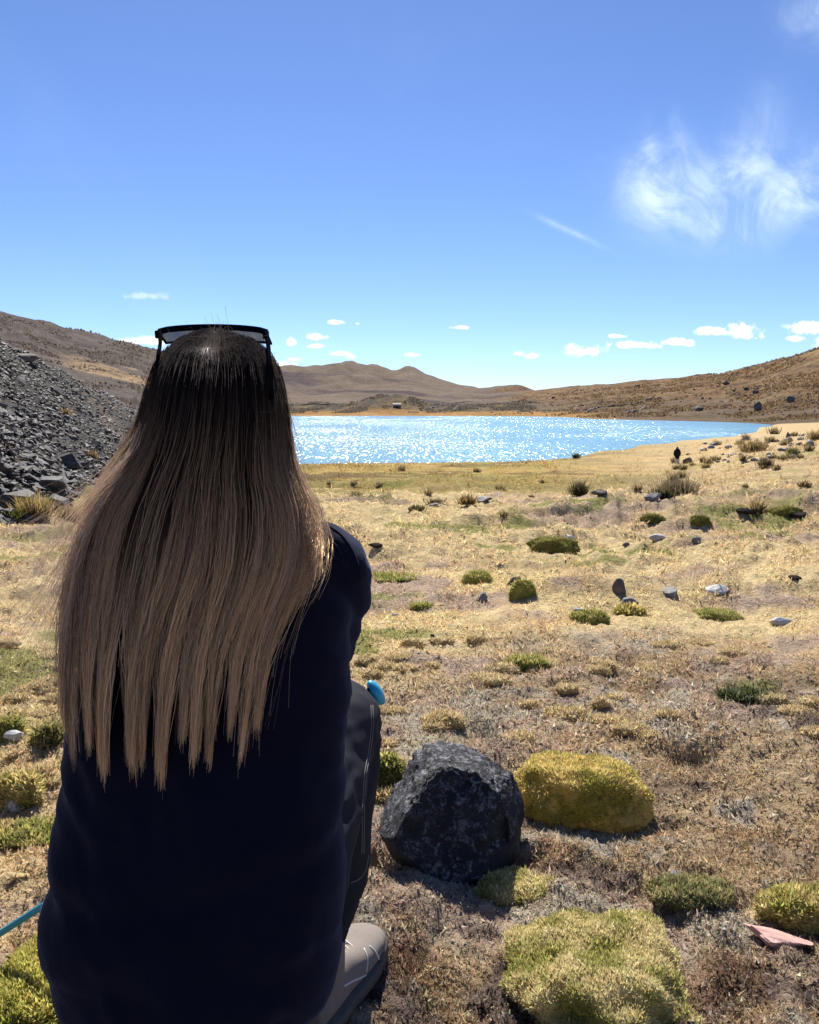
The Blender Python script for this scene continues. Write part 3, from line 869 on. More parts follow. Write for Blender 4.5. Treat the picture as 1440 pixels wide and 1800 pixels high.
# ------------------------------------------------------------------ vegetation
def blades(P, N_, L, W, colr, R, bend=.35, tip=None, seg2=False, spread=.5):
    """P (n,3) roots, N_ (n,3) growth direction, L length, W width, colr (n,3). One or two triangles per blade."""
    n = len(P)
    d = N_ + R.normal(0, spread, (n, 3)); d /= np.linalg.norm(d, axis=1)[:, None]
    s = np.cross(d, R.normal(size=(n, 3))); s /= np.linalg.norm(s, axis=1)[:, None] + 1e-9
    L = np.broadcast_to(L, n)[:, None]; W = np.broadcast_to(W, n)[:, None]
    a = P - s * W / 2; b = P + s * W / 2
    b2 = np.cross(d, s)
    if not seg2:
        c = P + d * L
        V = np.stack([a, b, c], 1).reshape(-1, 3); Fa = np.arange(3 * n).reshape(-1, 3)
        C = np.repeat(colr, 3, 0)
        return V, Fa, C
    mid = P + d * L * .55
    g = b2 * bend * L * R.uniform(-1, 1, (n, 1))
    m1, m2 = mid - s * W * .42, mid + s * W * .42
    c = P + d * L + g
    V = np.stack([a, b, m1, m2, c], 1).reshape(-1, 3)
    k = np.arange(n)[:, None] * 5
    Fa = np.concatenate([k + np.array([[0, 1, 3]]), k + np.array([[0, 3, 2]]), k + np.array([[2, 3, 4]])], 0)
    C = np.repeat(colr, 5, 0)
    return V, Fa, C
def vary(c, R, amp=.25):
    return np.clip(c * (1 + R.normal(0, amp, (len(c), 1))) * (1 + R.normal(0, .06, (len(c), 3))), .01, .9)

def ground_litter():
    R = np.random.default_rng(91)
    n = 470000
    # even over the visible turf; blades grow a little with distance because only the bigger tufts still show
    q = R.uniform(-130, 1570, n)
    lr = R.uniform(math.log(1.15), math.log(150), n)
    dens = np.interp(np.exp(lr), [1.1, 4, 10, 26, 60, 150], [.95, 1, .75, .36, .2, .12])
    k = R.uniform(size=n) < dens
    q, r = q[k], np.exp(lr[k])
    th = np.arctan((q - 720) / F)
    x, y = r * np.sin(th), r * np.cos(th)
    z = H(x, y)
    sm = np.maximum(scree_mask(x, y, r, q), (z < LAKE + .1) | ((q < 300) & (r > 30)))
    clump = fbm2(x / (.05 + .02 * r), y / (.05 + .02 * r), 2, 411)
    keep = (sm < .3) & (R.uniform(size=len(x)) < ss(clump, -.55, .25) * .85 + .15)
    x, y, z, r, clump = x[keep], y[keep], z[keep], r[keep], clump[keep]
    base = patch_fields(x, y)
    # individual little plants: straw, bleached, brown, grey-green
    pick = R.uniform(size=len(x))
    c = np.clip(base * 1.3, 0, .85)
    c[pick < .14] = c[pick < .14] * .55 + np.array((.74, .63, .42)) * .45
    c[(pick > .14) & (pick < .30)] *= np.array((.68, .60, .56))
    g = (pick > .30) & (pick < .38)
    c[g] = c[g] * .5 + np.array((.24, .26, .09)) * .5
    Vs, Fs, Cs = [], [], []
    off = 0
    for rep in range(3):
        m = len(x)
        sp = (.004 + .0020 * r)
        px, py = x + R.normal(0, 1, m) * sp, y + R.normal(0, 1, m) * sp
        P = np.stack([px, py, z - .001], 1)
        L = (.0045 + .0021 * r) * np.exp(R.normal(0, .35, m)) * (1 + .5 * np.clip(clump, 0, 1))
        Nn = np.tile(np.array((0, 0, 1.0)), (m, 1))
        V, Fa, C = blades(P, Nn, L, L * .24, vary(c, R, .22), R, spread=1.35)
        Vs.append(V); Fs.append(Fa + off); Cs.append(C); off += len(V)
    # a second, denser layer of crumbly dead leaves, lichen flakes and stems close by
    n2 = 95000
    q = R.uniform(-60, 1520, n2); r = np.exp(R.uniform(math.log(1.2), math.log(4.2), n2)); th = np.arctan((q - 720) / F)
    x, y = r * np.sin(th), r * np.cos(th)
    kk = R.uniform(size=n2) < (1 - ss(r, 3.0, 4.2)) * (.35 + .65 * ss(fbm2(x / .06, y / .06, 2, 431), -.5, .3)); x, y, r = x[kk], y[kk], r[kk]; z = H(x, y); m = len(x)
    c = patch_fields(x, y)
    pk = R.choice(5, m, p=(.34, .26, .16, .16, .08))
    c = c * np.array((.55, .9, 1.25, 1.0, 1.0))[pk][:, None]
    c[pk == 3] = c[pk == 3] * .4 + np.array((.50, .48, .42)) * .6
    c[pk == 4] = c[pk == 4] * .3 + np.array((.75, .66, .47)) * .7
    for rep in range(2):
        P = np.stack([x + R.normal(0, .004, m), y + R.normal(0, .004, m), z + .0005], 1)
        L = (.0035 + .0022 * r) * np.exp(R.normal(0, .4, m))
        V, Fa, C = blades(P, np.tile((0, 0, 1.), (m, 1)), L, L * .42, vary(c, R, .3), R, spread=1.2)
        Vs.append(V); Fs.append(Fa + off); Cs.append(C); off += len(V)
    me = npmesh('turf', np.concatenate(Vs), np.concatenate(Fs), np.concatenate(Cs))
    o = link('dry_turf', me, M_leaf, smooth=False)
    tag(o, 'dry straw coloured turf and tiny plants covering the ground', 'turf', kind='stuff')
ground_litter()

def moss_cushion(px, py, w, h, label, seed, col, flat=1.0, nb=None, bl=.016, tips=None, name='moss_cushion', dep=None, bare=False, square=0, lumpy=.2):
    """px,py the seen centre of the foot line; w,h seen size"""
    R = np.random.default_rng(seed)
    g = ground(px, py); dist = (g - Vector((0, 0, CAMZ))).length
    a = w / F * dist / 2
    up = (CAMZ - g.z) / dist                  # sine of the view angle on the ground
    hh = h / F * dist                         # seen height = depth*sin + height*cos
    d = dep if dep else a * .62
    hz = max((hh - 1.6 * d * up) / max(math.sqrt(1 - up * up), .2), .012) * flat
    bm = bmesh.new(); bmesh.ops.create_icosphere(bm, subdivisions=5 if w > 200 else 4 if w > 60 else 3, radius=1)
    P = np.array([v.co[:] for v in bm.verts]); Fa = np.array([[v.index for v in f.verts] for f in bm.faces]); bm.free()
    ex = 2.6 + square
    nn = (np.abs(P) ** ex).sum(1) ** (1 / ex)
    P = P / nn[:, None]
    P[:, 2] = np.where(P[:, 2] < 0, P[:, 2] * .35, P[:, 2])
    lump = fbm3(P * 2.1 + seed, 3, seed)
    P = P * (1 + lumpy * lump[:, None] * np.array((1, 1, .6)))
    P = P * (1 + .05 * fbm3(P * 6 + seed, 3, seed + 3)[:, None])
    P = P * np.array((a, d, hz))
    n1 = fbm3(P / max(a, d) * 2.2 + 5, 3, seed + 9)
    col = np.array(col)
    def colour(Q):
        t = fbm3(Q / max(a, d) * 3.6 + 5, 3, seed + 9) + R.normal(0, .22, len(Q))
        c = col[0] * (1 - ss(t, -.5, .5)[:, None]) + col[1] * ss(t, -.5, .5)[:, None]
        return c
    me = npmesh(name, P, Fa, colour(P) * .8)
    o = link(name, me, M_moss)
    o.location = (g.x, g.y + d * .75, g.z - hz * .02)
    tag(o, label, 'moss')
    # leaves
    nb = nb or int(np.clip(w * h * .45, 300, 9000))
    tri = P[Fa]
    nr = np.cross(tri[:, 1] - tri[:, 0], tri[:, 2] - tri[:, 0]); ar = np.linalg.norm(nr, axis=1); nr /= ar[:, None] + 1e-12
    ok = (tri[:, :, 2].mean(1) > -hz * .2)
    pr = ar * ok; pr /= pr.sum()
    idx = R.choice(len(Fa), nb, p=pr)
    u, v = R.uniform(size=(2, nb)); f = u + v > 1; u[f], v[f] = 1 - u[f], 1 - v[f]
    Q = tri[idx, 0] + u[:, None] * (tri[idx, 1] - tri[idx, 0]) + v[:, None] * (tri[idx, 2] - tri[idx, 0])
    Nn = nr[idx] * .8 + np.array((0, 0, .5))
    c = vary(colour(Q), R, .25)
    L = bl * np.exp(R.normal(0, .25, nb))
    V, Fb, C = blades(Q, Nn, L, L * .2, c, R, seg2=True, spread=.5)
    # tips bleach a little
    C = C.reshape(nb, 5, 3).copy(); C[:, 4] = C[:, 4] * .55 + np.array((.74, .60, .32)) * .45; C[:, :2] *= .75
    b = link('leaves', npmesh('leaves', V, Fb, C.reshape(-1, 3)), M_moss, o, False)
    b['kind'] = 'stuff'
    return o
YG = ((.42, .38, .10), (.68, .55, .24)); OL = ((.36, .325, .075), (.80, .61, .22)); TG = ((.42, .40, .12), (.80, .66, .34)); GR = ((.27, .30, .07), (.52, .45, .16)); DG = ((.14, .16, .04), (.34, .30, .09)); YL = ((.58, .44, .22), (.72, .57, .33))
moss_cushion(1032, 1455, 226, 118, 'rounded olive-gold moss dome leaning against the dark boulder', 1, OL, 1.3, 14000, .0088, dep=.13, square=0, lumpy=.11)
moss_cushion(1090, 1815, 262, 182, 'broad low grassy moss cushion with a hollow in its top', 2, TG, 1.0, 24000, .0080, dep=.155, square=.2, lumpy=.24)
moss_cushion(912, 1590, 135, 72, 'flat yellow-green moss mat in front of the dark boulder', 3, TG, .6, 7000, .008)
moss_cushion(1228, 1592, 120, 66, 'thin patchy green moss mat on dark crusty soil', 4, ((.22, .22, .09), (.42, .37, .17)), .35, 2600, .010)
moss_cushion(1425, 1630, 110, 62, 'yellow-green moss tuft beyond the pink stone', 5, YG, .9, 3000, .013)
moss_cushion(682, 1385, 56, 50, 'bright green grassy tuft between her knee and the boulder', 6, GR, 1.1, 2200, .020)
moss_cushion(688, 1410, 46, 24, 'small yellow moss patch below the green tuft by her knee', 7, YL, .8, 900, .012)
moss_cushion(929, 1178, 74, 27, 'bright green cushion alone in the pale straw turf', 8, GR, .9, 1500, .018)
moss_cushion(1322, 1238, 76, 34, 'dark bluish green cushion in a hollow of the straw turf', 9, ((.05, .08, .02), (.12, .14, .08)), .7, 1200, .016)
moss_cushion(975, 970, 86, 26, 'dark green hummock topped by a whitish stone', 10, DG, 1.0, 1600, .016)
moss_cushion(840, 1026, 58, 26, 'green hummock left of a black clod in the meadow', 11, GR, .9, 1200, .014)
moss_cushion(921, 1052, 46, 30, 'round green hummock right of a black clod in the meadow', 12, GR, 1.1, 1200, .014)
moss_cushion(1040, 1098, 64, 30, 'green cushion in front of the upright brown stone', 13, GR, .9, 1300, .013)
moss_cushion(1266, 1090, 74, 22, 'low green cushion in front of the flat white stone', 14, GR, .8, 1200, .013)
moss_cushion(1110, 1082, 50, 20, 'olive cushion under the wedge-shaped grey stone', 15, OL, .8, 900, .022)
moss_cushion(20, 1420, 76, 58, 'yellow-green moss dome at the left, below the white stone', 16, YG, .9, 2200, .016)
moss_cushion(38, 1382, 80, 34, 'straw-yellow moss mound above the yellow-green dome', 17, YL, .9, 1600, .016)
moss_cushion(84, 1312, 46, 36, 'dark green shaggy cushion beside her hair tips', 18, DG, 1.0, 1400, .020)
moss_cushion(15, 1300, 40, 36, 'green cushion directly left of the white stone', 19, GR, .9, 900, .018)
moss_cushion(55, 1480, 110, 34, 'flat green moss strip left of her jacket', 20, GR, .6, 1500, .015)
moss_cushion(55, 1785, 150, 130, 'large bright yellow-green grass patch under the blue pole', 21, ((.36, .36, .06), (.60, .54, .14)), .4, 14000, .012, dep=.13)
moss_cushion(780, 1275, 66, 26, 'straw-yellow moss mound among brown soil beyond the boulder', 22, YL, .9, 1000, .014)
moss_cushion(1000, 1265, 70, 24, 'pale straw moss mound among brown soil beyond the moss dome', 23, YL, .9, 1000, .014)
moss_cushion(1150, 920, 44, 18, 'dark green hummock on a bank of the far meadow', 24, DG, 1, 600, .02)
moss_cushion(1235, 923, 34, 16, 'dark green hummock right of the bank on the far meadow', 25, DG, 1, 500, .02)
moss_cushion(1385, 905, 50, 14, 'green-topped peat bank at the far right of the meadow', 26, DG, 1, 500, .02)
moss_cushion(740, 1070, 40, 12, 'thin green moss streak in tan turf near her sleeve', 27, GR, .7, 500, .02)
moss_cushion(690, 1020, 90, 14, 'long green moss streak beside her shoulder', 28, GR, .6, 900, .025)
# straw mounds scattered in the foreground
R_ = np.random.default_rng(17)
LM = [('near the bright green cushion', 929, 1178), ('near the dark bluish cushion', 1322, 1238), ('just beyond the dark boulder', 800, 1310), ('just beyond the olive moss dome', 1040, 1320), ('beside her bent arm', 640, 1180), ('on the bare soil right of the moss dome', 1300, 1320), ('between the two green cushions', 1130, 1190), ('in front of the long pale slab', 1390, 1130)]
def near_what(px, py):
    return min(LM, key=lambda l: math.hypot((px - l[1]), (py - l[2]) * 2))[0]
k = 0
for i in range(60):
    px, py = R_.uniform(640, 1440), R_.uniform(1130, 1330)
    if R_.uniform() > np.interp(px, [640, 900, 1440], [1, .8, .45]): continue
    moss_cushion(px, py, R_.uniform(26, 60), R_.uniform(10, 22), 'little straw-yellow moss mound ' + near_what(px, py), 500 + i, YL, .8, 420, .012)['group'] = 'straw-yellow moss mounds'
    k += 1
for i in range(16):
    px, py = R_.uniform(-10, 110), R_.uniform(1090, 1480)
    moss_cushion(px, py, R_.uniform(26, 60), R_.uniform(10, 20), 'little straw moss mound in the turf behind her left side', 600 + i, YL, .8, 420, .012)['group'] = 'straw moss mounds at her left'
# black clods of peat
for i, (px, py, w, h) in enumerate([(905, 1030, 26, 26), (1312, 912, 26, 10), (760, 1120, 10, 8), (1410, 912, 30, 9), (660, 965, 26, 7), (1400, 1020, 22, 9)]):
    o = place_stone(px, py, w, h, M_peat, 'black crumbling clod of peat in the meadow turf', 'peat_clod', 700 + i, .5, .9, 3)
    o['group'] = 'black peat clods'; o['category'] = 'peat'

def tuft(px, py, w, h, label, seed, c0, c1, n=260, group=None, fan=.55):
    R = np.random.default_rng(seed)
    g = ground(px, py); dist = g.length
    a, hh = w / F * dist / 2, h / F * dist
    P = np.stack([R.normal(0, .38, n) * a, R.normal(0, .38, n) * a * .7, np.full(n, -.02)], 1)
    Nn = np.stack([P[:, 0] / a * fan, P[:, 1] / a * fan, np.ones(n)], 1)
    t = R.uniform(size=(n, 1))
    c = vary(np.array(c0) * (1 - t) + np.array(c1) * t, R, .22)
    V, Fa, C = blades(P, Nn, hh * np.exp(R.normal(-.1, .22, n)), np.full(n, max(.012, 1.1 / F * dist)), c, R, seg2=True, spread=.22, bend=.3)
    o = link('grass_tuft', npmesh('grass_tuft', V, Fa, C), M_leaf, smooth=False)
    o.location = (g.x, g.y, g.z)
    tag(o, label, 'grass', group)
GT0, GT1 = (.20, .14, .07), (.40, .30, .14); DT0, DT1 = (.055, .06, .025), (.17, .14, .07); BT0, BT1 = (.12, .10, .06), (.28, .22, .13)
tuft(1192, 870, 66, 30, 'wide grey-brown bushy grass tuft on the far meadow', 1, BT0, BT1, 700)
tuft(1165, 874, 34, 20, 'dark low tuft left of the wide bushy one', 2, DT0, DT1, 300)
tuft(1018, 868, 24, 22, 'dark green round grass tuft by the dry stream bed', 3, DT0, DT1, 400)
tuft(820, 884, 26, 16, 'golden-brown grass tuft near grey stones', 4, GT0, (.34, .22, .09), 300)
tuft(768, 888, 30, 14, 'dark spiky tuft beside a low dark stone', 5, DT0, DT1, 260)
tuft(733, 897, 26, 12, 'small dark spiky tuft left of its larger twin', 6, DT0, DT1, 220)
tuft(1333, 900, 26, 24, 'fine upright straw grass tuft on the right meadow', 7, GT0, GT1, 160)
tuft(1345, 818, 22, 14, 'round grey-brown tuft on the stony rise', 8, BT0, BT1, 260)
tuft(1325, 795, 44, 20, 'wide golden grass tuft along the stony rise', 9, GT0, GT1, 500)
tuft(1395, 800, 20, 10, 'small green tuft on the stony rise', 10, DT0, (.16, .2, .06), 200)
tuft(1432, 775, 22, 16, 'tall straw tuft at the right end of the rise', 11, GT0, GT1, 260)
tuft(1013, 806, 10, 9, 'dark green shrub at the very edge of the lake', 12, DT0, (.08, .1, .04), 200)
tuft(60, 905, 60, 34, 'golden grass clump at the foot of the scree', 13, GT0, (.48, .36, .13), 600)
tuft(30, 912, 30, 16, 'green grass clump in front of the scree foot', 14, (.16, .18, .02), (.36, .34, .10), 300)
tuft(122, 912, 34, 22, 'brown grass clump at the scree foot beside her hair', 15, GT0, (.36, .27, .14), 320)
tuft(160, 805, 20, 14, 'dry brown tuft growing among the slabs', 16, GT0, (.3, .2, .1), 200)
tuft(115, 730, 16, 12, 'small dry tuft high on the scree', 17, GT0, (.3, .22, .1), 160)
R_ = np.random.default_rng(23)
for i in range(20):
    px, py = R_.uniform(520, 1440), R_.uniform(806, 905)
    g = ground(px, py)
    if g.z < LAKE + .1: continue
    s = R_.uniform(.6, 1.3)
    tuft(px, py, 16 * s, 9 * s, ('low dry tuft close to the lake shore' if py < 840 else 'low dry tuft in the middle of the golden meadow' if px < 1000 else 'low dry tuft in the right part of the meadow by the hummocks'), 60 + i, BT0, GT1, 110, 'low tufts in the golden meadow')
for i in range(26):
    px = R_.uniform(1180, 1440); py = R_.uniform(765, 830) + (1330 - px) * .1
    tuft(px, py, R_.uniform(9, 18), R_.uniform(6, 13), ('straw tuft among rocks on the lakeward end of the stony rise' if px < 1290 else 'straw tuft among rocks on the upper end of the stony rise'), 160 + i, BT0, GT1, 110, 'straw tufts on the stony rise')

# dark brown grass and shrubs as one cover over the hills
def hill_scrub():
    R = np.random.default_rng(77)
    n = 26000
    q = R.uniform(860, 1500, n); r = np.exp(R.uniform(math.log(290), math.log(1000), n))
    th = np.arctan((q - 720) / F); x, y = r * np.sin(th), r * np.cos(th); z = H(x, y)
    far = np.interp(q, [860, 985, 1055, 1131, 1200, 1308, 1345, 1500], [525, 490, 415, 390, 375, 345, 325, 325])
    m = (z > LAKE + .4) & (r > far) & (R.uniform(size=n) < ss(fbm2(x / 20, y / 30, 3, 801), -.3, .4) * (.1 + .6 * ss(q, 880, 1100)))
    q2 = R.uniform(-40, 300, n); r2 = np.exp(R.uniform(math.log(150), math.log(740), n)); th2 = np.arctan((q2 - 720) / F); x2, y2 = r2 * np.sin(th2), r2 * np.cos(th2)
    m2 = R.uniform(size=n) < .35 * ss(fbm2(x2 / 20, y2 / 30, 3, 811), -.2, .5)
    x, y, z, r = np.concatenate([x[m], x2[m2]]), np.concatenate([y[m], y2[m2]]), np.concatenate([z[m], H(x2[m2], y2[m2])]), np.concatenate([r[m], r2[m2]])
    q3 = R.uniform(480, 940, n); r3 = np.exp(R.uniform(math.log(560), math.log(820), n)); th3 = np.arctan((q3 - 720) / F); x3, y3 = r3 * np.sin(th3), r3 * np.cos(th3)
    m3 = R.uniform(size=n) < .55 * ss(fbm2(x3 / 16, y3 / 26, 3, 821), -.1, .5)
    x, y, z, r = np.concatenate([x, x3[m3]]), np.concatenate([y, y3[m3]]), np.concatenate([z, H(x3[m3], y3[m3])]), np.concatenate([r, r3[m3]])
    isl = np.concatenate([np.zeros(m.sum(), bool), np.ones(m2.sum(), bool), np.ones(m3.sum(), bool)])
    t = R.uniform(size=(len(x), 1))
    c = np.where(isl[:, None], np.array((.11, .095, .075)) * (1 - t) + np.array((.20, .165, .13)) * t, np.array((.12, .08, .05)) * (1 - t) + np.array((.28, .19, .10)) * t)
    Vs, Fs, Cs = [], [], []; off = 0
    for rep in range(3):
        P = np.stack([x + R.normal(0, .5, len(x)), y + R.normal(0, .5, len(x)), z - .15], 1)
        L = R.uniform(.5, 1.3, len(x)) * np.interp(r, [150, 400, 900], [.6, 1, 1.5])
        V, Fa, C = blades(P, np.tile((0, 0, 1.), (len(x), 1)), L, L * 1.1, vary(c, R, .2), R, spread=.3)
        Vs.append(V); Fs.append(Fa + off); Cs.append(C); off += len(V)
    o = link('hill_scrub', npmesh('hill_scrub', np.concatenate(Vs), np.concatenate(Fs), np.concatenate(Cs)), M_leaf, smooth=False)
    tag(o, 'brown bunch grass and scrub dotting the hillsides', 'scrub', kind='stuff')
hill_scrub()

# ------------------------------------------------------------------ the seated person
def loft(rings, cap=True):
    n = len(rings[0]); V = np.concatenate(rings); Fa = []
    for i in range(len(rings) - 1):
        for j in range(n):
            Fa.append((i * n + j, i * n + (j + 1) % n, (i + 1) * n + (j + 1) % n, (i + 1) * n + j))
    V = list(map(tuple, V)); m = len(rings)
    tris = []
    if cap:
        a = len(V); V.append(tuple(np.mean(rings[0], 0))); b = len(V); V.append(tuple(np.mean(rings[-1], 0)))
        for j in range(n):
            tris.append(((j + 1) % n, j, a)); tris.append(((m - 1) * n + j, (m - 1) * n + (j + 1) % n, b))
    return V, Fa + tris
def tube(path, rad, n=18, squash=None):
    """tapered limb along a path with rounded ends"""
    P = [Vector(p) for p in path]; R = list(rad)
    pts, rr = [], []
    d0 = (P[0] - P[1]).normalized(); d1 = (P[-1] - P[-2]).normalized()
    for a in (.98, .8, .5): pts.append(P[0] + d0 * R[0] * a); rr.append(R[0] * math.sqrt(1 - a * a))
    pts += P; rr += R
    for a in (.5, .8, .98): pts.append(P[-1] + d1 * R[-1] * a); rr.append(R[-1] * math.sqrt(1 - a * a))
    rings = []
    up = Vector((0, 0, 1))
    prev = None
    for i, p in enumerate(pts):
        t = (pts[min(i + 1, len(pts) - 1)] - pts[max(i - 1, 0)]).normalized()
        if prev is None:
            ref = up if abs(t.dot(up)) < .9 else Vector((0, 1, 0))
            s = t.cross(ref).normalized()
        else:
            s = (prev - t * prev.dot(t)).normalized()
        prev = s
        b = t.cross(s)
        rings.append(np.array([p + (s * math.cos(a) + b * math.sin(a)) * rr[i] for a in np.linspace(0, 2 * math.pi, n, endpoint=False)]))
    return loft(rings)
def smoothpath(pts, rad, n=24):
    pts = np.array(pts, float); t = np.linspace(0, 1, len(pts)); tt = np.linspace(0, 1, n)
    # catmull-rom
    out = []
    for x in tt:
        k = min(int(x * (len(pts) - 1)), len(pts) - 2); f = x * (len(pts) - 1) - k
        p0, p1, p2, p3 = pts[max(k - 1, 0)], pts[k], pts[k + 1], pts[min(k + 2, len(pts) - 1)]
        out.append(.5 * (2 * p1 + (p2 - p0) * f + (2 * p0 - 5 * p1 + 4 * p2 - p3) * f * f + (3 * p1 - p0 - 3 * p2 + p3) * f ** 3))
    return out, list(np.interp(tt, t, rad))
def merge(name, pieces, voxel=.008, smooth=4):
    V, Fa = [], []
    for v, f in pieces:
        o = len(V); V += [tuple(x) for x in v]; Fa += [tuple(i + o for i in x) for x in f]
    me = bpy.data.meshes.new(name + '_raw'); me.from_pydata(V, [], Fa)
    bm = bmesh.new(); bm.from_mesh(me); bmesh.ops.recalc_face_normals(bm, faces=bm.faces); bm.to_mesh(me); bm.free()
    ob = bpy.data.objects.new('raw', me); COL.objects.link(ob)
    m = ob.modifiers.new('r', 'REMESH'); m.mode = 'VOXEL'; m.voxel_size = voxel
    if smooth:
        m = ob.modifiers.new('s', 'SMOOTH'); m.iterations = smooth; m.factor = .5
    dg = bpy.context.evaluated_depsgraph_get()
    out = bpy.data.meshes.new_from_object(ob.evaluated_get(dg)); out.name = name
    bpy.data.objects.remove(ob); bpy.data.meshes.remove(me)
    return out
def getno(me):
    a = np.empty(len(me.vertices) * 3, np.float32); me.vertices.foreach_get('normal', a); return a.reshape(-1, 3).astype(float)

CX = -.277                                     # her mid line
def sup(cx, cy, z, hw, hdb, hdf, n=48, e=2.4):
    a = np.linspace(0, 2 * math.pi, n, endpoint=False)
    c, s = np.cos(a), np.sin(a)
    x = np.sign(c) * np.abs(c) ** (2 / e) * hw; y = np.sign(s) * np.abs(s) ** (2 / e)
    y = np.where(y < 0, y * hdb, y * hdf)
    return np.stack([cx + x, cy + y, np.full(n, z)], 1)
SHO = {1: Vector((CX + .156, 1.145, .868)), -1: Vector((CX - .118, 1.15, .862))}
ELB = {1: Vector((CX + .118, 1.265, .675)), -1: Vector((CX - .155, 1.20, .655))}
WRI = {1: Vector((CX + .13, 1.455, .615)), -1: Vector((CX - .03, 1.42, .60))}
HIP = {1: Vector((CX + .095, 1.05, .40)), -1: Vector((CX - .095, 1.05, .40))}
KNE = {1: Vector((CX + .146, 1.415, .540)), -1: Vector((CX - .150, 1.42, .545))}
ANK = {1: Vector((CX + .122, 1.345, .115)), -1: Vector((CX - .115, 1.345, .115))}

def mat_fleece():
    m, N, out = mat('navy_fleece')
    p = objco(N)
    n = N.noise(p, 260, 3, .7); n2 = N.noise(p, 18, 4, .6)
    c = N.mixc(n2, (.0032, .004, .0105, 1), (.0065, .008, .018, 1))
    b = bump(N, n, .35, .002); b = bump(N, n2, .3, .008, b)
    pr = principled(N, out, c, .95, .08, b)
    pr.inputs['Sheen Weight'].default_value = .2; pr.inputs['Sheen Roughness'].default_value = .4
    pr.inputs['Sheen Tint'].default_value = (.35, .42, .75, 1)
    return m
M_fleece = mat_fleece()
M_trouser = mat_plain('charcoal_trouser', (.019, .0195, .028), .85, .15, 300, .35, .25, .001)
def mat_skin():
    m, N, out = mat('skin')
    c = N.mixc(N.noise(objco(N), 30, 3), (.92, .92, .92, 1), (1, 1, 1, 1))
    c = N.mixc(1.0, attr(N).outputs['Color'], c, 'MULTIPLY')
    principled(N, out, c, .7, .12)
    return m
M_skin = mat_skin()
M_skin2 = mat_plain('far_skin', (.40, .24, .17), .6, .3)
M_seam = mat_plain('seam_thread', (.22, .20, .19), .7, .2)
M_boot = mat_plain('taupe_suede', (.215, .182, .158), .85, .15, 160, .3, .35, .0008)
M_mesh = mat_plain('boot_mesh', (.20, .18, .17), .85, .15, 500, .6, .6, .0008)
M_sole = mat_plain('boot_rubber', (.10, .085, .072), .8, .25, 80, .3, .3, .001)
M_pipe = mat_plain('pale_piping', (.58, .55, .52), .5, .4)
M_teal = mat_plain('teal_pole', (.012, .24, .32), .32, .5, 20, .1)
M_cyan = mat_plain('cyan_plastic', (.02, .36, .58), .35, .5, 30, .1)
M_red = mat_plain('red_plastic', (.4, .03, .03), .4, .5)
M_blackp = mat_plain('black_plastic', (.005, .006, .008), .8, .0)

def hand(side):
    """palm, thumb and four bent fingers closed round the pole in front of her knees"""
    w = WRI[side]; pcs = []
    pole_d = (POLE_B - POLE_A).normalized()
    t = max(0, min(1, (w + Vector((0, .04, -.04)) - POLE_A).dot(pole_d) / (POLE_B - POLE_A).length))
    c = POLE_A + (POLE_B - POLE_A) * t
    out = (c - w).normalized()
    side_v = pole_d
    nrm = side_v.cross(out).normalized()
    pal = w.lerp(c, .62)
    pcs.append(tube([w, w.lerp(c, .3), pal - side_v * .012], [.024, .026, .026], 12))
    pcs.append(tube([w.lerp(c, .3), pal + side_v * .016], [.024, .024], 12))
    for k, (s, L) in enumerate(((-.033, .9), (-.011, 1.0), (.011, .95), (.032, .78))):
        b = pal + side_v * s
        p = [b, b + out * .03 * L + nrm * .012, b + out * .048 * L - nrm * .008, b + out * .03 * L - nrm * .028]
        pcs.append(tube(p, [.0095, .009, .0085, .0075], 10))
    b = w.lerp(c, .35) - side_v * .028
    pcs.append(tube([b, b - side_v * .016 + out * .02 - nrm * .012, b + out * .04 - nrm * .026], [.012, .0105, .009], 10))
    return pcs
POLE_B = Vector((-.062, 1.502, .560)); POLE_A = Vector((-.92, 1.500, -.045))
POLE_A.z = h1(POLE_A.x, POLE_A.y) + .0

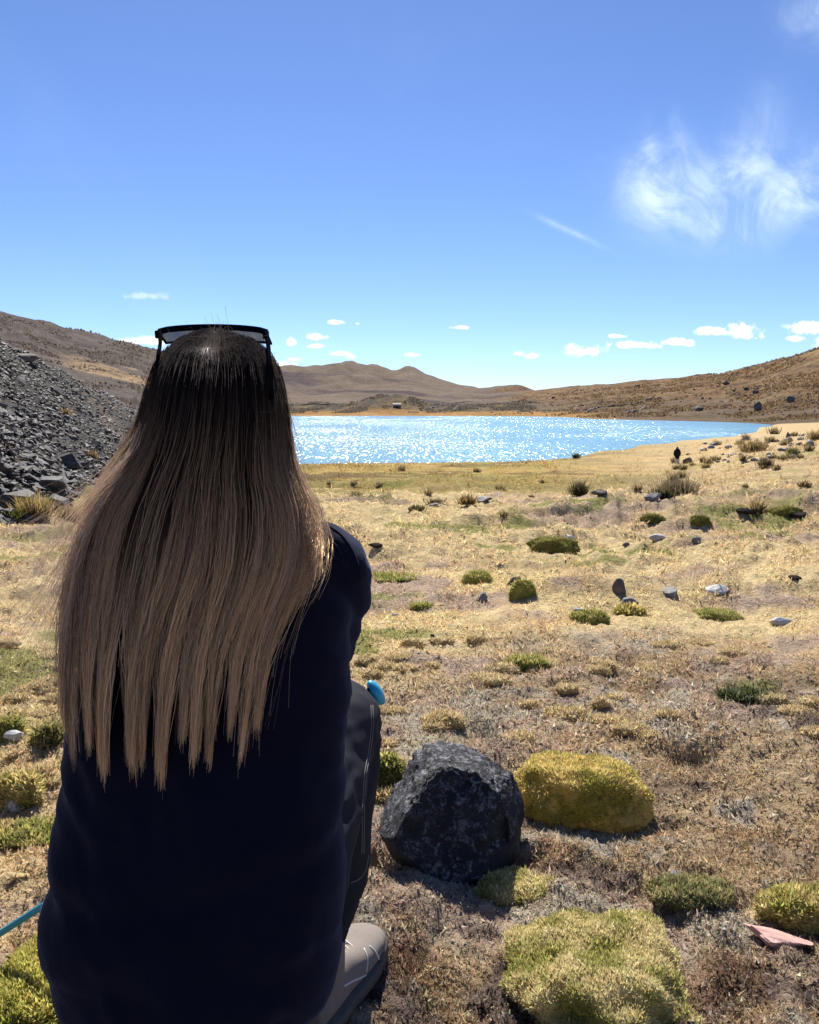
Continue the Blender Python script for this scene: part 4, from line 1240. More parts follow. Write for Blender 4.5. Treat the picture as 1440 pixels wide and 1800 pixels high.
def build_person():
    HC = Vector((CX + .012, 1.130, 1.080))
    # ---- body: one skin-coloured figure
    pcs = []
    a = np.linspace(0, 2 * math.pi, 28, endpoint=False)
    rings = []
    for zz, hw, hb, hf, cy in ((-.118, .030, .02, .055, .03), (-.105, .045, .05, .085, .015), (-.075, .058, .075, .094, .008), (-.03, .068, .092, .096, 0), (.015, .074, .097, .094, 0), (.055, .073, .092, .088, 0), (.082, .060, .075, .07, 0), (.100, .036, .045, .045, 0), (.107, .012, .015, .015, 0)):
        rings.append(sup(HC.x, HC.y + cy, HC.z + zz, hw * .90, hb * .90, hf * .97, 28, 2.1))
    pcs.append(loft(rings))
    pcs.append(tube([HC + Vector((0, .088, .02)), HC + Vector((0, .112, -.025)), HC + Vector((0, .095, -.032))], [.010, .014, .012], 10))     # nose
    pcs.append(tube([HC + Vector((-.03, .094, -.066)), HC + Vector((0, .103, -.066)), HC + Vector((.03, .094, -.066))], [.007, .010, .007], 10))  # lips
    for s in (-1, 1):
        pcs.append(tube([HC + Vector((s * .033 - .014, .090, .006)), HC + Vector((s * .033 + .014, .090, .006))], [.008, .008], 10))      # eyes
        pcs.append(tube([HC + Vector((s * .076, -.008, .022)), HC + Vector((s * .084, -.016, .0)), HC + Vector((s * .077, -.004, -.034))], [.011, .014, .009], 10))  # ears
    pcs.append(tube([HC + Vector((0, -.015, -.05)), Vector((CX, 1.11, .93)), Vector((CX, 1.10, .86))], [.052, .054, .07], 20))
    rg = [sup(CX, cy, z, hw, hb, hf, 36, 2.3) for z, cy, hw, hb, hf in ((.285, 1.03, .13, .11, .12), (.36, 1.03, .165, .125, .13), (.46, 1.035, .155, .115, .12), (.58, 1.06, .135, .10, .11), (.72, 1.09, .15, .10, .11), (.82, 1.11, .155, .09, .1), (.88, 1.125, .13, .07, .08), (.92, 1.13, .06, .05, .02))]
    pcs.append(loft(rg))
    for s in (-1, 1):
        p, r = smoothpath([SHO[s], SHO[s].lerp(ELB[s], .5), ELB[s], ELB[s].lerp(WRI[s], .5), WRI[s]], [.045, .042, .036, .033, .024], 18); pcs.append(tube(p, r))
        p, r = smoothpath([HIP[s], HIP[s].lerp(KNE[s], .5), KNE[s], KNE[s].lerp(ANK[s], .4) - Vector((0, .018, 0)), ANK[s]], [.075, .068, .050, .042, .024], 20); pcs.append(tube(p, r))
        pcs.append(tube([ANK[s], ANK[s] + Vector((s * .05, .12, -.07))], [.024, .02]))
        pcs += hand(s)
    body = link('person', merge('person', pcs, .009, 1), M_skin)
    Pb = getco(body.data)
    sc_ = ss(Pb[:, 2], HC.z - .06, HC.z - .03) * np.maximum(1 - ss(Pb[:, 1], HC.y + .01, HC.y + .03), ss(Pb[:, 2], HC.z + .06, HC.z + .075))
    cb = np.ones((len(Pb), 4), np.float32); cb[:, :3] = np.array((.48, .27, .19)) * (1 - sc_[:, None]) + np.array((.012, .008, .006)) * sc_[:, None]
    body.data.attributes.new('Col', 'FLOAT_COLOR', 'POINT').data.foreach_set('color', cb.ravel())
    tag(body, 'long-haired person in a dark navy jacket sitting on a rock, seen from behind', 'person')
    # ---- jacket
    pcs = []
    tab = ((.262, 1.03, .120, .11, .13, .004), (.285, 1.025, .142, .14, .15, .002), (.33, 1.02, .172, .160, .16, 0), (.40, 1.022, .195, .162, .16, -.002), (.455, 1.025, .199, .157, .155, 0), (.51, 1.03, .193, .148, .15, .004), (.56, 1.042, .189, .142, .14, .006),
           (.62, 1.058, .186, .136, .135, .006), (.70, 1.080, .186, .130, .13, .006), (.78, 1.10, .180, .125, .12, .012), (.835, 1.112, .172, .115, .11, .018), (.88, 1.122, .155, .095, .095, .014), (.915, 1.128, .128, .08, .085, .002), (.94, 1.13, .092, .076, .08, 0), (.965, 1.132, .078, .074, .075, 0), (.99, 1.135, .074, .072, .074, 0))
    zs = np.array([t[0] for t in tab]); rg = []
    for z in np.linspace(zs[0], zs[-1], 60):
        v = [np.interp(z, zs, [t[k] for t in tab]) for k in range(1, 6)]
        rg.append(sup(CX + v[4], v[0], z, v[1], v[2], v[3], 64, 2.35))
    pcs.append(loft(rg))
    for s in (-1, 1):
        p, r = smoothpath([SHO[s] - Vector((s * .05, 0, .0)), SHO[s], SHO[s].lerp(ELB[s], .45) + Vector((s * .006, 0, 0)), ELB[s], ELB[s].lerp(WRI[s], .5), WRI[s].lerp(ELB[s], .06)], [.062, .064, .059, .052, .044, .036], 26)
        pcs.append(tube(p, r, 22))
    me = merge('jacket', pcs, .008, 4)
    P, Nn = getco(me), getno(me)
    x, y, z = P[:, 0], P[:, 1], P[:, 2]
    # cloth folds: diagonal drag lines on the back, slouch at the hem, creases on sleeve and shoulder
    f1 = fbm2((x - CX) * 9 + z * 5, z * 5 - (x - CX) * 3, 3, 901); f2 = np.abs(fbm2((x - CX) * 16 + z * 10, z * 14, 3, 905))
    low = ss(-z, -.55, -.40)
    D = f1 * .007 + (.5 - f2) * .005 + np.sin((z + .3 * (x - CX) ** 2 * 4) * 55 + 3 * f1) * .003 * low
    nearsh = np.exp(-((x - (CX + .17)) / .09) ** 2 - ((z - .86) / .08) ** 2)
    D += nearsh * np.sin(((x - CX) * .55 + z) * 110) * .0022
    slv = np.exp(-((z - .70) / .10) ** 2) * ss(np.abs(x - CX), .13, .18)
    D += slv * np.sin(z * 110 + 20 * (x - CX) + 3 * f1) * .0015
    # waist cord cinching the jacket above the hem bulge
    D -= np.exp(-((z - .515 - .15 * (x - CX)) / .020) ** 2) * .007
    setco(me, P + Nn * D[:, None])
    jk = link('jacket', me, M_fleece, body); jk['label'] = 'dark navy fleece jacket pulled down over the hips'
    bvh_j = BVHTree.FromPolygons([v.co[:] for v in me.vertices], [p.vertices[:] for p in me.polygons])
    # ---- trousers
    pcs = [loft([sup(CX, cy, z, hw, hb, hf, 36, 2.3) for z, cy, hw, hb, hf in ((.275, 1.04, .12, .10, .12), (.30, 1.04, .16, .12, .14), (.38, 1.04, .175, .13, .14), (.46, 1.04, .165, .12, .125), (.50, 1.045, .15, .11, .115))])]
    for s in (-1, 1):
        out_ = Vector((s * .012, 0, 0))
        p, r = smoothpath([HIP[s], HIP[s].lerp(KNE[s], .5) + Vector((0, 0, .005)), KNE[s] + out_ * .6, KNE[s].lerp(ANK[s], .35) + Vector((0, -.02, 0)) + out_, KNE[s].lerp(ANK[s], .7) + Vector((0, -.014, 0)), ANK[s] + Vector((0, -.008, .088))], [.088, .085, .071, .068, .062, .056], 34)
        pcs.append(tube(p[:-1] + [p[-1]], r, 24))
    me = merge('trousers', pcs, .0075, 3)
    P, Nn = getco(me), getno(me)
    f1 = fbm3(P * 11, 3, 931); kn = np.exp(-((P[:, 2] - .50) / .05) ** 2) * np.sin(P[:, 2] * 190 + 4 * f1)
    ank = (1 - ss(P[:, 2], .15, .32)) * np.sin(P[:, 2] * 150 + P[:, 0] * 60 + 5 * f1)
    setco(me, P + Nn * (f1 * .005 + .0016 * fbm3(P * 34, 2, 951) + kn * .0022 + ank * .0016)[:, None])
    tr = link('trousers', me, M_trouser, body); tr['label'] = 'charcoal hiking trousers with stitched side seam'
    bvh_t = BVHTree.FromPolygons([v.co[:] for v in me.vertices], [p.vertices[:] for p in me.polygons])
    co = Vector((0, 0, CAMZ))
    def draw_on(bvh, pts, rad, name, m_, par, lift=.0012, n=30, ymin=1.15):
        pp, _ = smoothpath([(a_, b_, 0) for a_, b_ in pts], [0] * len(pts), n)
        out_ = []
        for q in pp:
            d = Vector(ray(q[0], q[1])).normalized()
            h, nr, _, _ = bvh.ray_cast(co, d)
            if h is not None and h.y > ymin: out_.append(h - d * lift)
        if len(out_) < 4: return None
        v, f = tube(out_, [rad] * len(out_), 8)
        me_ = bpy.data.meshes.new(name); me_.from_pydata([tuple(x) for x in v], [], f)
        o = link(name, me_, m_); o.parent = par
        return o
    seam = [(652, 1240), (653, 1275), (648, 1320), (641, 1360), (638, 1400), (637, 1450), (636, 1500)]
    draw_on(bvh_t, seam, .0007, 'seam', M_seam, tr)
    draw_on(bvh_t, [(a_ + 3.5, b_) for a_, b_ in seam], .0007, 'seam', M_seam, tr)
    draw_on(bvh_t, [(648, 1505), (643, 1530), (632, 1545), (617, 1552)], .0008, 'seam', M_seam, tr)
    draw_on(bvh_j, [(520, 912), (560, 918), (598, 940), (622, 975), (634, 1015)], .0022, 'seam', M_fleece, jk, -.0008, 30, .8)
    draw_on(bvh_j, [(535, 935), (565, 943), (590, 962), (600, 985)], .0035, 'fold', M_fleece, jk, -.0018, 30, .8)
    draw_on(bvh_j, [(540, 962), (575, 975), (606, 996)], .004, 'fold', M_fleece, jk, -.0022, 30, .8)
    # ---- boots
    for s in (1, -1):
        e = empty('boot'); e.parent = body
        ang = -.36 * s if s > 0 else .30
        heel = Vector((CX + .100, 1.272, 0)) if s > 0 else Vector((CX - .095, 1.275, 0))
        gz = h1(heel.x + .05 * s, heel.y + .12)
        M = Matrix.Translation((heel.x, heel.y, gz + .004)) @ Matrix.Rotation(ang, 4, 'Z')
        def tr_(V): return [tuple(M @ Vector(v)) for v in V]
        st = ((0, .026, .10), (.02, .036, .108), (.06, .040, .112), (.11, .041, .102), (.15, .046, .086), (.19, .0505, .074), (.225, .050, .068), (.255, .043, .060), (.275, .030, .050), (.287, .012, .036))
        rings = []
        for y_, hw, top in st:
            a_ = np.linspace(0, 2 * math.pi, 26, endpoint=False)
            cz, hz = (top + .018) / 2, (top - .018) / 2
            rings.append(np.stack([np.sign(np.cos(a_)) * np.abs(np.cos(a_)) ** .8 * hw * (1 + .0 * a_) + .004 * s * math.sin(y_ * 11), np.full(26, y_), cz + np.sign(np.sin(a_)) * np.abs(np.sin(a_)) ** .85 * hz], 1))
        v, f = loft(rings)
        pcs = [(tr_(v), f)]
        v, f = tube([(0, .05, .06), (0, .052, .11), (0, .050, .165)], [.042, .046, .048], 24)
        pcs.append((tr_(v), f))
        me = merge('upper', pcs, .004, 4)
        up = link('upper', me, M_boot, e)
        bv = BVHTree.FromPolygons([v_.co[:] for v_ in me.vertices], [p_.vertices[:] for p_ in me.polygons])
        rings = []
        for zz, gr in ((0, .001), (.006, .004), (.020, .0055), (.028, .0035)):
            a_ = np.linspace(0, 2 * math.pi, 60, endpoint=False)
            ys = .1435 - np.cos(a_) * (.1465 + gr)
            hw = np.interp(ys, [-.006, .0, .02, .06, .11, .15, .19, .225, .255, .275, .290, .2975], [.0, .022, .036, .040, .041, .046, .0505, .050, .043, .033, .015, 0]) + gr * .8
            rings.append(np.stack([np.sign(np.sin(a_)) * hw + .004 * s * np.sin(ys * 11), ys, np.full(60, zz)], 1))
        v, f = loft(rings)
        me = bpy.data.meshes.new('sole'); me.from_pydata(tr_(v), [], f); link('sole', me, M_sole, e)
        rr_ = []
        for y_, hw, top in ((.205, .0535, .040), (.228, .0535, .046), (.257, .0465, .048), (.278, .034, .044), (.2915, .014, .034)):
            a_ = np.linspace(0, 2 * math.pi, 26, endpoint=False); cz, hz = (top + .016) / 2, (top - .016) / 2
            rr_.append(np.stack([np.sign(np.cos(a_)) * np.abs(np.cos(a_)) ** .6 * hw + .004 * s * math.sin(y_ * 11), np.full(26, y_), cz + np.sign(np.sin(a_)) * np.abs(np.sin(a_)) ** .8 * hz], 1))
        v, f = loft(rr_); me = bpy.data.meshes.new('toe_cap'); me.from_pydata(tr_(v), [], f); link('toe_cap', me, M_sole, e)
        lace = []
        for k in range(5):
            y_ = .085 + k * .018; zt = np.interp(y_, [c[0] for c in st], [c[2] for c in st]) + .001
            v, f = tube([(-.022, y_, zt - .006), (0, y_ + .004, zt + .002), (.022, y_, zt - .006)], [.002] * 3, 6)
            me = bpy.data.meshes.new('lace'); me.from_pydata(tr_(v), [], f); link('lace', me, M_pipe, e)
        if s > 0:
            for nm, ln in (('piping', [(606, 1733), (620, 1725), (638, 1717), (659, 1704), (668, 1694), (675, 1684)]), ('piping', [(640, 1668), (645, 1680), (646, 1692), (644, 1708)]), ('piping', [(650, 1664), (660, 1674), (668, 1690)])):
                draw_on(bv, ln, .0019, nm, M_pipe, e, .0004)
            e['label'] = 'taupe suede hiking boot with pale piping'
    return body, HC, jk
PERSON, HC, JACKET = build_person()

# ------------------------------------------------------------------ hair
def mat_hair():
    m, N, out = mat('brown_to_blond_hair')
    c = attr(N).outputs['Color']; t = attr(N, 'Tan').outputs['Vector']
    r = N.new('ShaderNodeBsdfHair', component='Reflection', ins={'RoughnessU': .32, 'RoughnessV': .9}); N.l.new(t, r.inputs['Tangent'])
    tr = N.new('ShaderNodeBsdfHair', component='Transmission', ins={'RoughnessU': .45, 'RoughnessV': .9}); N.l.new(t, tr.inputs['Tangent'])
    N.l.new(N.mixc(.12, c, (.35, .33, .36, 1)), tr.inputs['Color'])
    cr = N.mixc(.035, c, (1, 1, 1, 1)); N.l.new(cr, r.inputs['Color'])
    d = N.new('ShaderNodeBsdfDiffuse'); N.l.new(c, d.inputs['Color'])
    m1 = N.new('ShaderNodeMixShader', ins={0: .6}); N.l.new(r.outputs[0], m1.inputs[1]); N.l.new(tr.outputs[0], m1.inputs[2])
    m2 = N.new('ShaderNodeMixShader', ins={0: .58}); N.l.new(m1.outputs[0], m2.inputs[1]); N.l.new(d.outputs[0], m2.inputs[2])
    N.l.new(m2.outputs[0], out.inputs[0])
    return m
M_hair = mat_hair()
HP = np.array([574, 578, 590, 612, 640, 680, 730, 790, 840, 890, 950, 1010, 1080, 1150, 1220, 1290, 1345, 1400.])
HL = np.array([378, 352, 322, 292, 272, 258, 246, 226, 196, 160, 132, 116, 107, 102, 100, 103, 106, 112.])
HR = np.array([384, 410, 442, 468, 486, 497, 503, 508, 520, 545, 556, 548, 516, 490, 480, 472, 466, 462.])
HB = np.array([1.135, 1.118, 1.082, 1.048, 1.026, 1.010, 1.002, .998, .996, .992, .984, .974, .962, .948, .934, .919, .908, .898])
HW = np.array([.0, .02, .05, .085, .10, .115, .12, .115, .10, .085, .07, .06, .05, .045, .04, .035, .03, .03])     # how far the sides wrap forward
CLU = np.array([104, 118, 150, 172, 228, 246, 282, 322, 348, 372, 412, 436, 456.])
TIP = (np.array([90, 105, 150, 190, 232, 300, 360, 430, 470, 520.]), np.array([1310, 1335, 1372, 1368, 1385, 1358, 1352, 1335, 1300, 1150.]))
def build_hair():
    R = np.random.default_rng(4)
    NL = 310
    K = 17
    Vs, Fs, Cs, Ts = [], [], [], []
    off = [0]
    jt = np.array
    def emit(paths, cols, width):
        """paths (n,K,3), cols (n,K,3), width (n,K)"""
        n = len(paths)
        T = np.gradient(paths, axis=1); T /= np.linalg.norm(T, axis=2, keepdims=True) + 1e-9
        view = paths - np.array((0, 0, CAMZ)); 
        rnd = R.normal(size=(n, 1, 3)) * 1.0 + np.array((0, 1.0, 0))
        S = np.cross(T, np.broadcast_to(rnd, T.shape)); S /= np.linalg.norm(S, axis=2, keepdims=True) + 1e-9
        a = paths - S * width[..., None] / 2; b = paths + S * width[..., None] / 2
        V = np.stack([a, b], 2).reshape(-1, 3)
        kk = paths.shape[1]
        base = (np.arange(n) * kk * 2)[:, None] + np.arange(kk - 1)[None] * 2
        base = base.ravel()
        Fa = np.stack([base, base + 1, base + 3, base + 2], 1)
        Vs.append(V); Fs.append(Fa + off[0]); off[0] += len(V)
        Cs.append(np.repeat(cols.reshape(-1, 3), 2, 0)); Ts.append(np.repeat(T.reshape(-1, 3), 2, 0))
    def sheet(s, py, depth):
        """s -1..1 across, py picture row, depth metres under the outer surface -> world point"""
        l, r = np.interp(py, HP, HL), np.interp(py, HP, HR)
        px = (l + r) / 2 + s * (r - l) / 2
        sc = np.clip(np.abs(s), 0, 1)
        Y = np.interp(py, HP, HB) + np.interp(py, HP, HW) * (1 - np.sqrt(1 - sc ** 2 * .98)) + depth
        xc, yc = (px - 720) / F, (900 - py) / F
        dy, dz = CP + yc * SP, -SP + yc * CP
        return np.stack([xc / dy * Y, Y, CAMZ + dz / dy * Y], -1), px
    dark = np.array((.006, .005, .006)); mid = np.array((.030, .019, .016)); blond = np.array((.92, .62, .35))
    locks = []
    for i in range(NL):
        s0 = R.uniform(-1.0, 1.0)
        locks.append((s0, R.uniform(0, 1) ** 1.6, R.normal(0, 1), R.uniform(0, 6.28), R.uniform(0, 6.28), R.normal(0, 1), R.uniform(0, 1)))
    for i, (s0, dl, sw, ph1, ph2, lv, hl) in enumerate(locks):
        n = int(R.uniform(26, 64))
        t = np.linspace(0, 1, K)[None]
        # tip height from where the lock ends up
        l, r = np.interp(1300, HP, HL), np.interp(1300, HP, HR)
        xt = (l + r) / 2 + s0 * (r - l) / 2
        cj = int(np.argmin(np.abs(CLU - xt - R.normal(0, 5)))); cp = CLU[cj]
        tip = np.interp(cp, *TIP) + 30 * math.sin(cj * 2.4) - 4 - abs(lv) * 48 - dl * 45
        start = 574 + R.uniform(0, 1) ** 3 * 46 + dl * 30
        if s0 > .45: start = max(start, 574 + (s0 - .45) * 40)
        s = s0 + R.normal(0, .022, (n, 1)) * (1.2 - .5 * t)
        # hair gathers into locks and gaps open towards the tips
        grow = ss(t, .25, 1.0)
        sway = (.050 * np.sin(t * 5.2 + ph1) + .026 * np.sin(t * 11 + ph2)) * grow * (1 + .4 * sw) + .020 * sw * grow
        gather = R.normal(0, .010, (n, 1)) * (1 - .75 * ss(t, .6, 1.0))
        s = s0 + (s - s0) * (1 - .88 * ss(t, .5, 1.0)) + sway + gather
        # right-hand front lock swings out over the shoulder and returns
        cs = (cp - (l + r) / 2) / ((r - l) / 2)
        s = s + (cs - s0) * ss(t, .42, .95) * .78 - sway * .7 * ss(t, .6, 1.0)
        s = (s + R.normal(0, .05, (n, 1)) * np.sin(t * R.uniform(2, 6, (n, 1)) + R.uniform(0, 6, (n, 1))) * ss(t, .3, .6) * (1 - .8 * ss(t, .75, 1.0)) * (R.uniform(size=(n, 1)) < .35)) * (1 - .05 * ss(t, .2, .5))
        s = np.clip(s, -1.02, 1.03)
        tipn = tip + R.normal(0, 9, (n, 1)) - np.abs(R.normal(0, 30, (n, 1))) - (R.uniform(size=(n, 1)) < .25) * R.uniform(0, 170, (n, 1))
        stn = start + R.uniform(0, 26, (n, 1))
        py = stn + (tipn - stn) * (t ** .92)
        # at the crown the hair leaves the parting and spreads sideways
        dep = dl * .030 * ss(t, .05, .45) + (.007 if lv > .25 else 0) * ss(t, .2, .5) + .005 * (1 - ss(t, .0, .08)) * ss(stn, 582, 600) + np.abs(R.normal(0, .004, (n, 1))) + .006 * np.sin(t * 6 + ph2) * grow
        py = np.broadcast_to(py, (n, K)); s = np.broadcast_to(s, (n, K)); dep = np.broadcast_to(dep, (n, K))
        P, px = sheet(np.clip(s, -1, 1), py, dep)
        P = P.copy()
        P[..., 0] += np.where(np.abs(s) > 1, (s - np.sign(s)) * .12, 0)
        P += R.normal(0, .0011, (n, 1, 3)) * t[..., None] + 0.0022 * np.stack([np.sin(t * 17 + R.uniform(0, 6, (n, 1))), np.cos(t * 14 + R.uniform(0, 6, (n, 1))), 0 * t + np.zeros((n, 1))], -1) * t[..., None]
        # balayage: dark roots, caramel and blond ends, some locks lighter earlier
        st_ = .56 - .26 * hl - .28 * ss(abs(s0), .55, .95)  # edge locks go blond sooner: their sunlit rim is painted into the colour
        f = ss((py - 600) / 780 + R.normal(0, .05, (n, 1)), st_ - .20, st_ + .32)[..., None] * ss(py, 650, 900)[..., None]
        if lv > .25: f = f * (.22 + .5 * ss(py, 1120, 1380)[..., None])      # lowlights
        root = dark + (mid - dark) * (R.uniform(.1, .7, (n, 1, 1)) * (.5 + .8 * hl))
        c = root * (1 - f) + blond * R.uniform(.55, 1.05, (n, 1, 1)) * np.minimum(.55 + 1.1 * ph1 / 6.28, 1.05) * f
        w = .00062 * R.uniform(.7, 1.3, (n, 1)) * (1 - .65 * ss(t, .8, 1.0))
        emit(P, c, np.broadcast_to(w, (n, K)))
    # loose single hairs: wind-blown wisps on the left, frizz on the crown, curls over the right shoulder
    n = 420
    t = np.linspace(0, 1, K)[None]
    s0 = np.where(R.uniform(size=(n, 1)) < .5, R.choice([-1, 1], (n, 1)) * R.uniform(.75, 1.0, (n, 1)), R.uniform(-.9, .9, (n, 1)))
    st = R.uniform(576, 760, (n, 1)); en = st + R.uniform(200, 620, (n, 1)); en = np.minimum(en, 1330)
    py = st + (en - st) * t
    amp = R.normal(0, .05, (n, 1)); ph = R.uniform(0, 6, (n, 1)); fr = R.uniform(2, 7, (n, 1))
    s = s0 + amp * np.sin(fr * t + ph) + R.normal(0, .05, (n, 1)) * t
    P, px = sheet(np.clip(s, -1, 1), py, -.003 - np.abs(R.normal(0, .006, (n, 1))) * np.ones_like(t))
    P = P.copy(); ex = np.where(np.abs(s) > .97, (np.abs(s) - .97) * np.sign(s) * .18, 0); P[..., 0] += ex
    up_ = ss(py, 640, 950)[..., None]
    c = (np.array((.022, .016, .014)) * (1 - up_) + np.array((.36, .25, .17)) * up_) * R.uniform(.4, 1.6, (n, 1, 1))
    emit(P, c, np.full((n, K), .00045))
    # face-framing strands on both sides, out in the sun
    def side(ctrl, n, spread, c0, c1, endv):
        cp_ = np.array(ctrl, float); tt = np.linspace(0, 1, len(cp_))
        te = 1 - R.uniform(0, endv, (n, 1)); tq = R.uniform(0, .12, (n, 1)) + (te - .06) * t
        tq = np.clip(tq, 0, 1)
        px = np.interp(tq, tt, cp_[:, 0]); py = np.interp(tq, tt, cp_[:, 1]); Y = np.interp(tq, tt, cp_[:, 2])
        ph_ = R.uniform(0, 6.28, (n, 1)); lk = np.round(R.uniform(0, 9, (n, 1)))
        px = px + R.normal(0, spread, (n, 1)) * (.5 + tq) + (lk - 4.5) * spread * .35 * tq + spread * .8 * np.sin(tq * (5 + lk) + lk * 1.7) * tq + 2.5 * np.sin(tq * 19 + ph_)
        Y = Y + R.normal(0, .012, (n, 1)) + .008 * np.sin(tq * 6 + lk)
        xc, yc = (px - 720) / F, (900 - py) / F; dy, dz = CP + yc * SP, -SP + yc * CP
        P = np.stack([xc / dy * Y, Y, CAMZ + dz / dy * Y], -1)
        f_ = ss(tq + R.normal(0, .08, (n, 1)), .1, .6)[..., None]
        emit(P, (np.array(c0) * (1 - f_) + np.array(c1) * f_) * R.uniform(.6, 1.15, (n, 1, 1)), np.broadcast_to(.0006 * (1 - .6 * ss(t, .8, 1)), (n, K)))
    side([(474, 622, 1.10), (490, 680, 1.125), (499, 740, 1.135), (505, 800, 1.135), (520, 850, 1.125), (545, 905, 1.10), (553, 955, 1.07), (543, 1010, 1.035), (520, 1065, 1.0)], 650, 6, (.09, .06, .04), (.80, .55, .33), .35)
    side([(288, 618, 1.12), (268, 680, 1.14), (249, 740, 1.15), (220, 795, 1.15), (188, 845, 1.14), (160, 900, 1.12), (139, 980, 1.085), (126, 1080, 1.035), (119, 1180, .99), (118, 1275, .958)], 800, 6, (.10, .062, .042), (.85, .58, .35), .4)
    # left wisps
    n = 420
    st = R.uniform(740, 1010, (n, 1)); s0 = -R.uniform(.88, 1.0, (n, 1))
    L = R.uniform(120, 330, (n, 1)); py = st + L * t
    P, px = sheet(np.clip(s0 + 0 * t, -1, 1), py, .0 * t + R.normal(0, .01, (n, 1)))
    P = P.copy(); blow = (R.uniform(0, 1, (n, 1)) ** 2.0 * .10) * t ** 1.4
    P[..., 0] -= blow; P[..., 2] += blow * .15; P[..., 1] += blow * R.normal(0, .4, (n, 1))
    c = np.broadcast_to(np.array((.66, .48, .33)) * R.uniform(.6, 1.3, (n, 1, 1)), P.shape)
    emit(P, c, np.broadcast_to(.00052 * (1 - .6 * t), (n, K)))
    # frizz
    n = 170
    s0 = np.where(R.uniform(size=(n, 1)) < .35, R.uniform(-.9, .9, (n, 1)), R.choice([-1, 1], (n, 1)) * R.uniform(.85, 1.0, (n, 1))); st = np.where(np.abs(s0) < .8, R.uniform(580, 604, (n, 1)), R.uniform(590, 760, (n, 1))); st = np.where(s0 > .6, R.uniform(590, 950, (n, 1)), st)
    p0, _ = sheet(np.clip(s0, -1, 1), st, np.zeros((n, 1)))
    ctr = np.array((HC.x, HC.y, 0)); ctr = np.concatenate([np.broadcast_to(ctr[:2], (n, 1, 2)), np.minimum(p0[..., 2:], HC.z)], -1)
    outd = p0 - ctr; outd /= np.linalg.norm(outd, axis=2, keepdims=True) + 1e-6
    dirv = outd * R.uniform(.15, .6, (n, 1, 1)) + R.normal(0, .5, (n, 1, 3)); dirv /= np.linalg.norm(dirv, axis=2, keepdims=True)
    ln = R.uniform(.004, .018, (n, 1, 1)); cur = R.normal(0, .008, (n, 1, 3))
    P = p0 + dirv * ln * t[..., None] + cur * (t ** 2)[..., None]
    c = np.broadcast_to(np.array((.20, .13, .085)) * R.uniform(.5, 1.5, (n, 1, 1)), P.shape)
    emit(P, c, np.full((n, K), .00032))
    # curls lying on the right shoulder
    n = 90
    s0 = R.uniform(.9, 1.0, (n, 1)); st = R.uniform(850, 960, (n, 1)); L = R.uniform(60, 150, (n, 1)); py = st + L * t
    P, px = sheet(np.clip(s0 + 0 * t, -1, 1), py, -.004 * t)
    P = P.copy(); w_ = R.uniform(.0, .03, (n, 1)); P[..., 0] += w_ * np.sin(t * R.uniform(2, 4.5, (n, 1))); P[..., 1] -= .01 * t
    c = np.broadcast_to(np.array((.30, .2, .125)) * R.uniform(.6, 1.3, (n, 1, 1)), P.shape)
    emit(P, c, np.full((n, K), .0004))
    me = npmesh('hair', np.concatenate(Vs), np.concatenate(Fs), np.concatenate(Cs), np.concatenate(Ts))
    o = link('hair', me, M_hair, PERSON); o['label'] = 'long straight hair, dark brown at the crown fading to blond tips'; o['kind'] = 'stuff'
    return len(me.polygons) * 2
print('hair tris', build_hair())

# ------------------------------------------------------------------ sunglasses pushed up on her head
def box_path(path, w, h, upv, name, m_, par):
    """rectangular bar along a path"""
    P = [Vector(p) for p in path]; rings = []
    for i, p in enumerate(P):
        t = (P[min(i + 1, len(P) - 1)] - P[max(i - 1, 0)]).normalized()
        u = (Vector(upv) - t * Vector(upv).dot(t)).normalized(); s = t.cross(u)
        ww = w[i] if isinstance(w, (list, tuple)) else w; hh = h[i] if isinstance(h, (list, tuple)) else h
        rings.append(np.array([p + s * ww / 2 * a + u * hh / 2 * b for a, b in ((-.7, -1), (.7, -1), (1, -.7), (1, .7), (.7, 1), (-.7, 1), (-1, .7), (-1, -.7))]))
    v, f = loft(rings)
    me = bpy.data.meshes.new(name); me.from_pydata([tuple(x) for x in v], [], f)
    bm = bmesh.new(); bm.from_mesh(me); bmesh.ops.recalc_face_normals(bm, faces=bm.faces); bm.to_mesh(me); bm.free()
    o = link(name, me, m_, smooth=False); o.parent = par
    return o
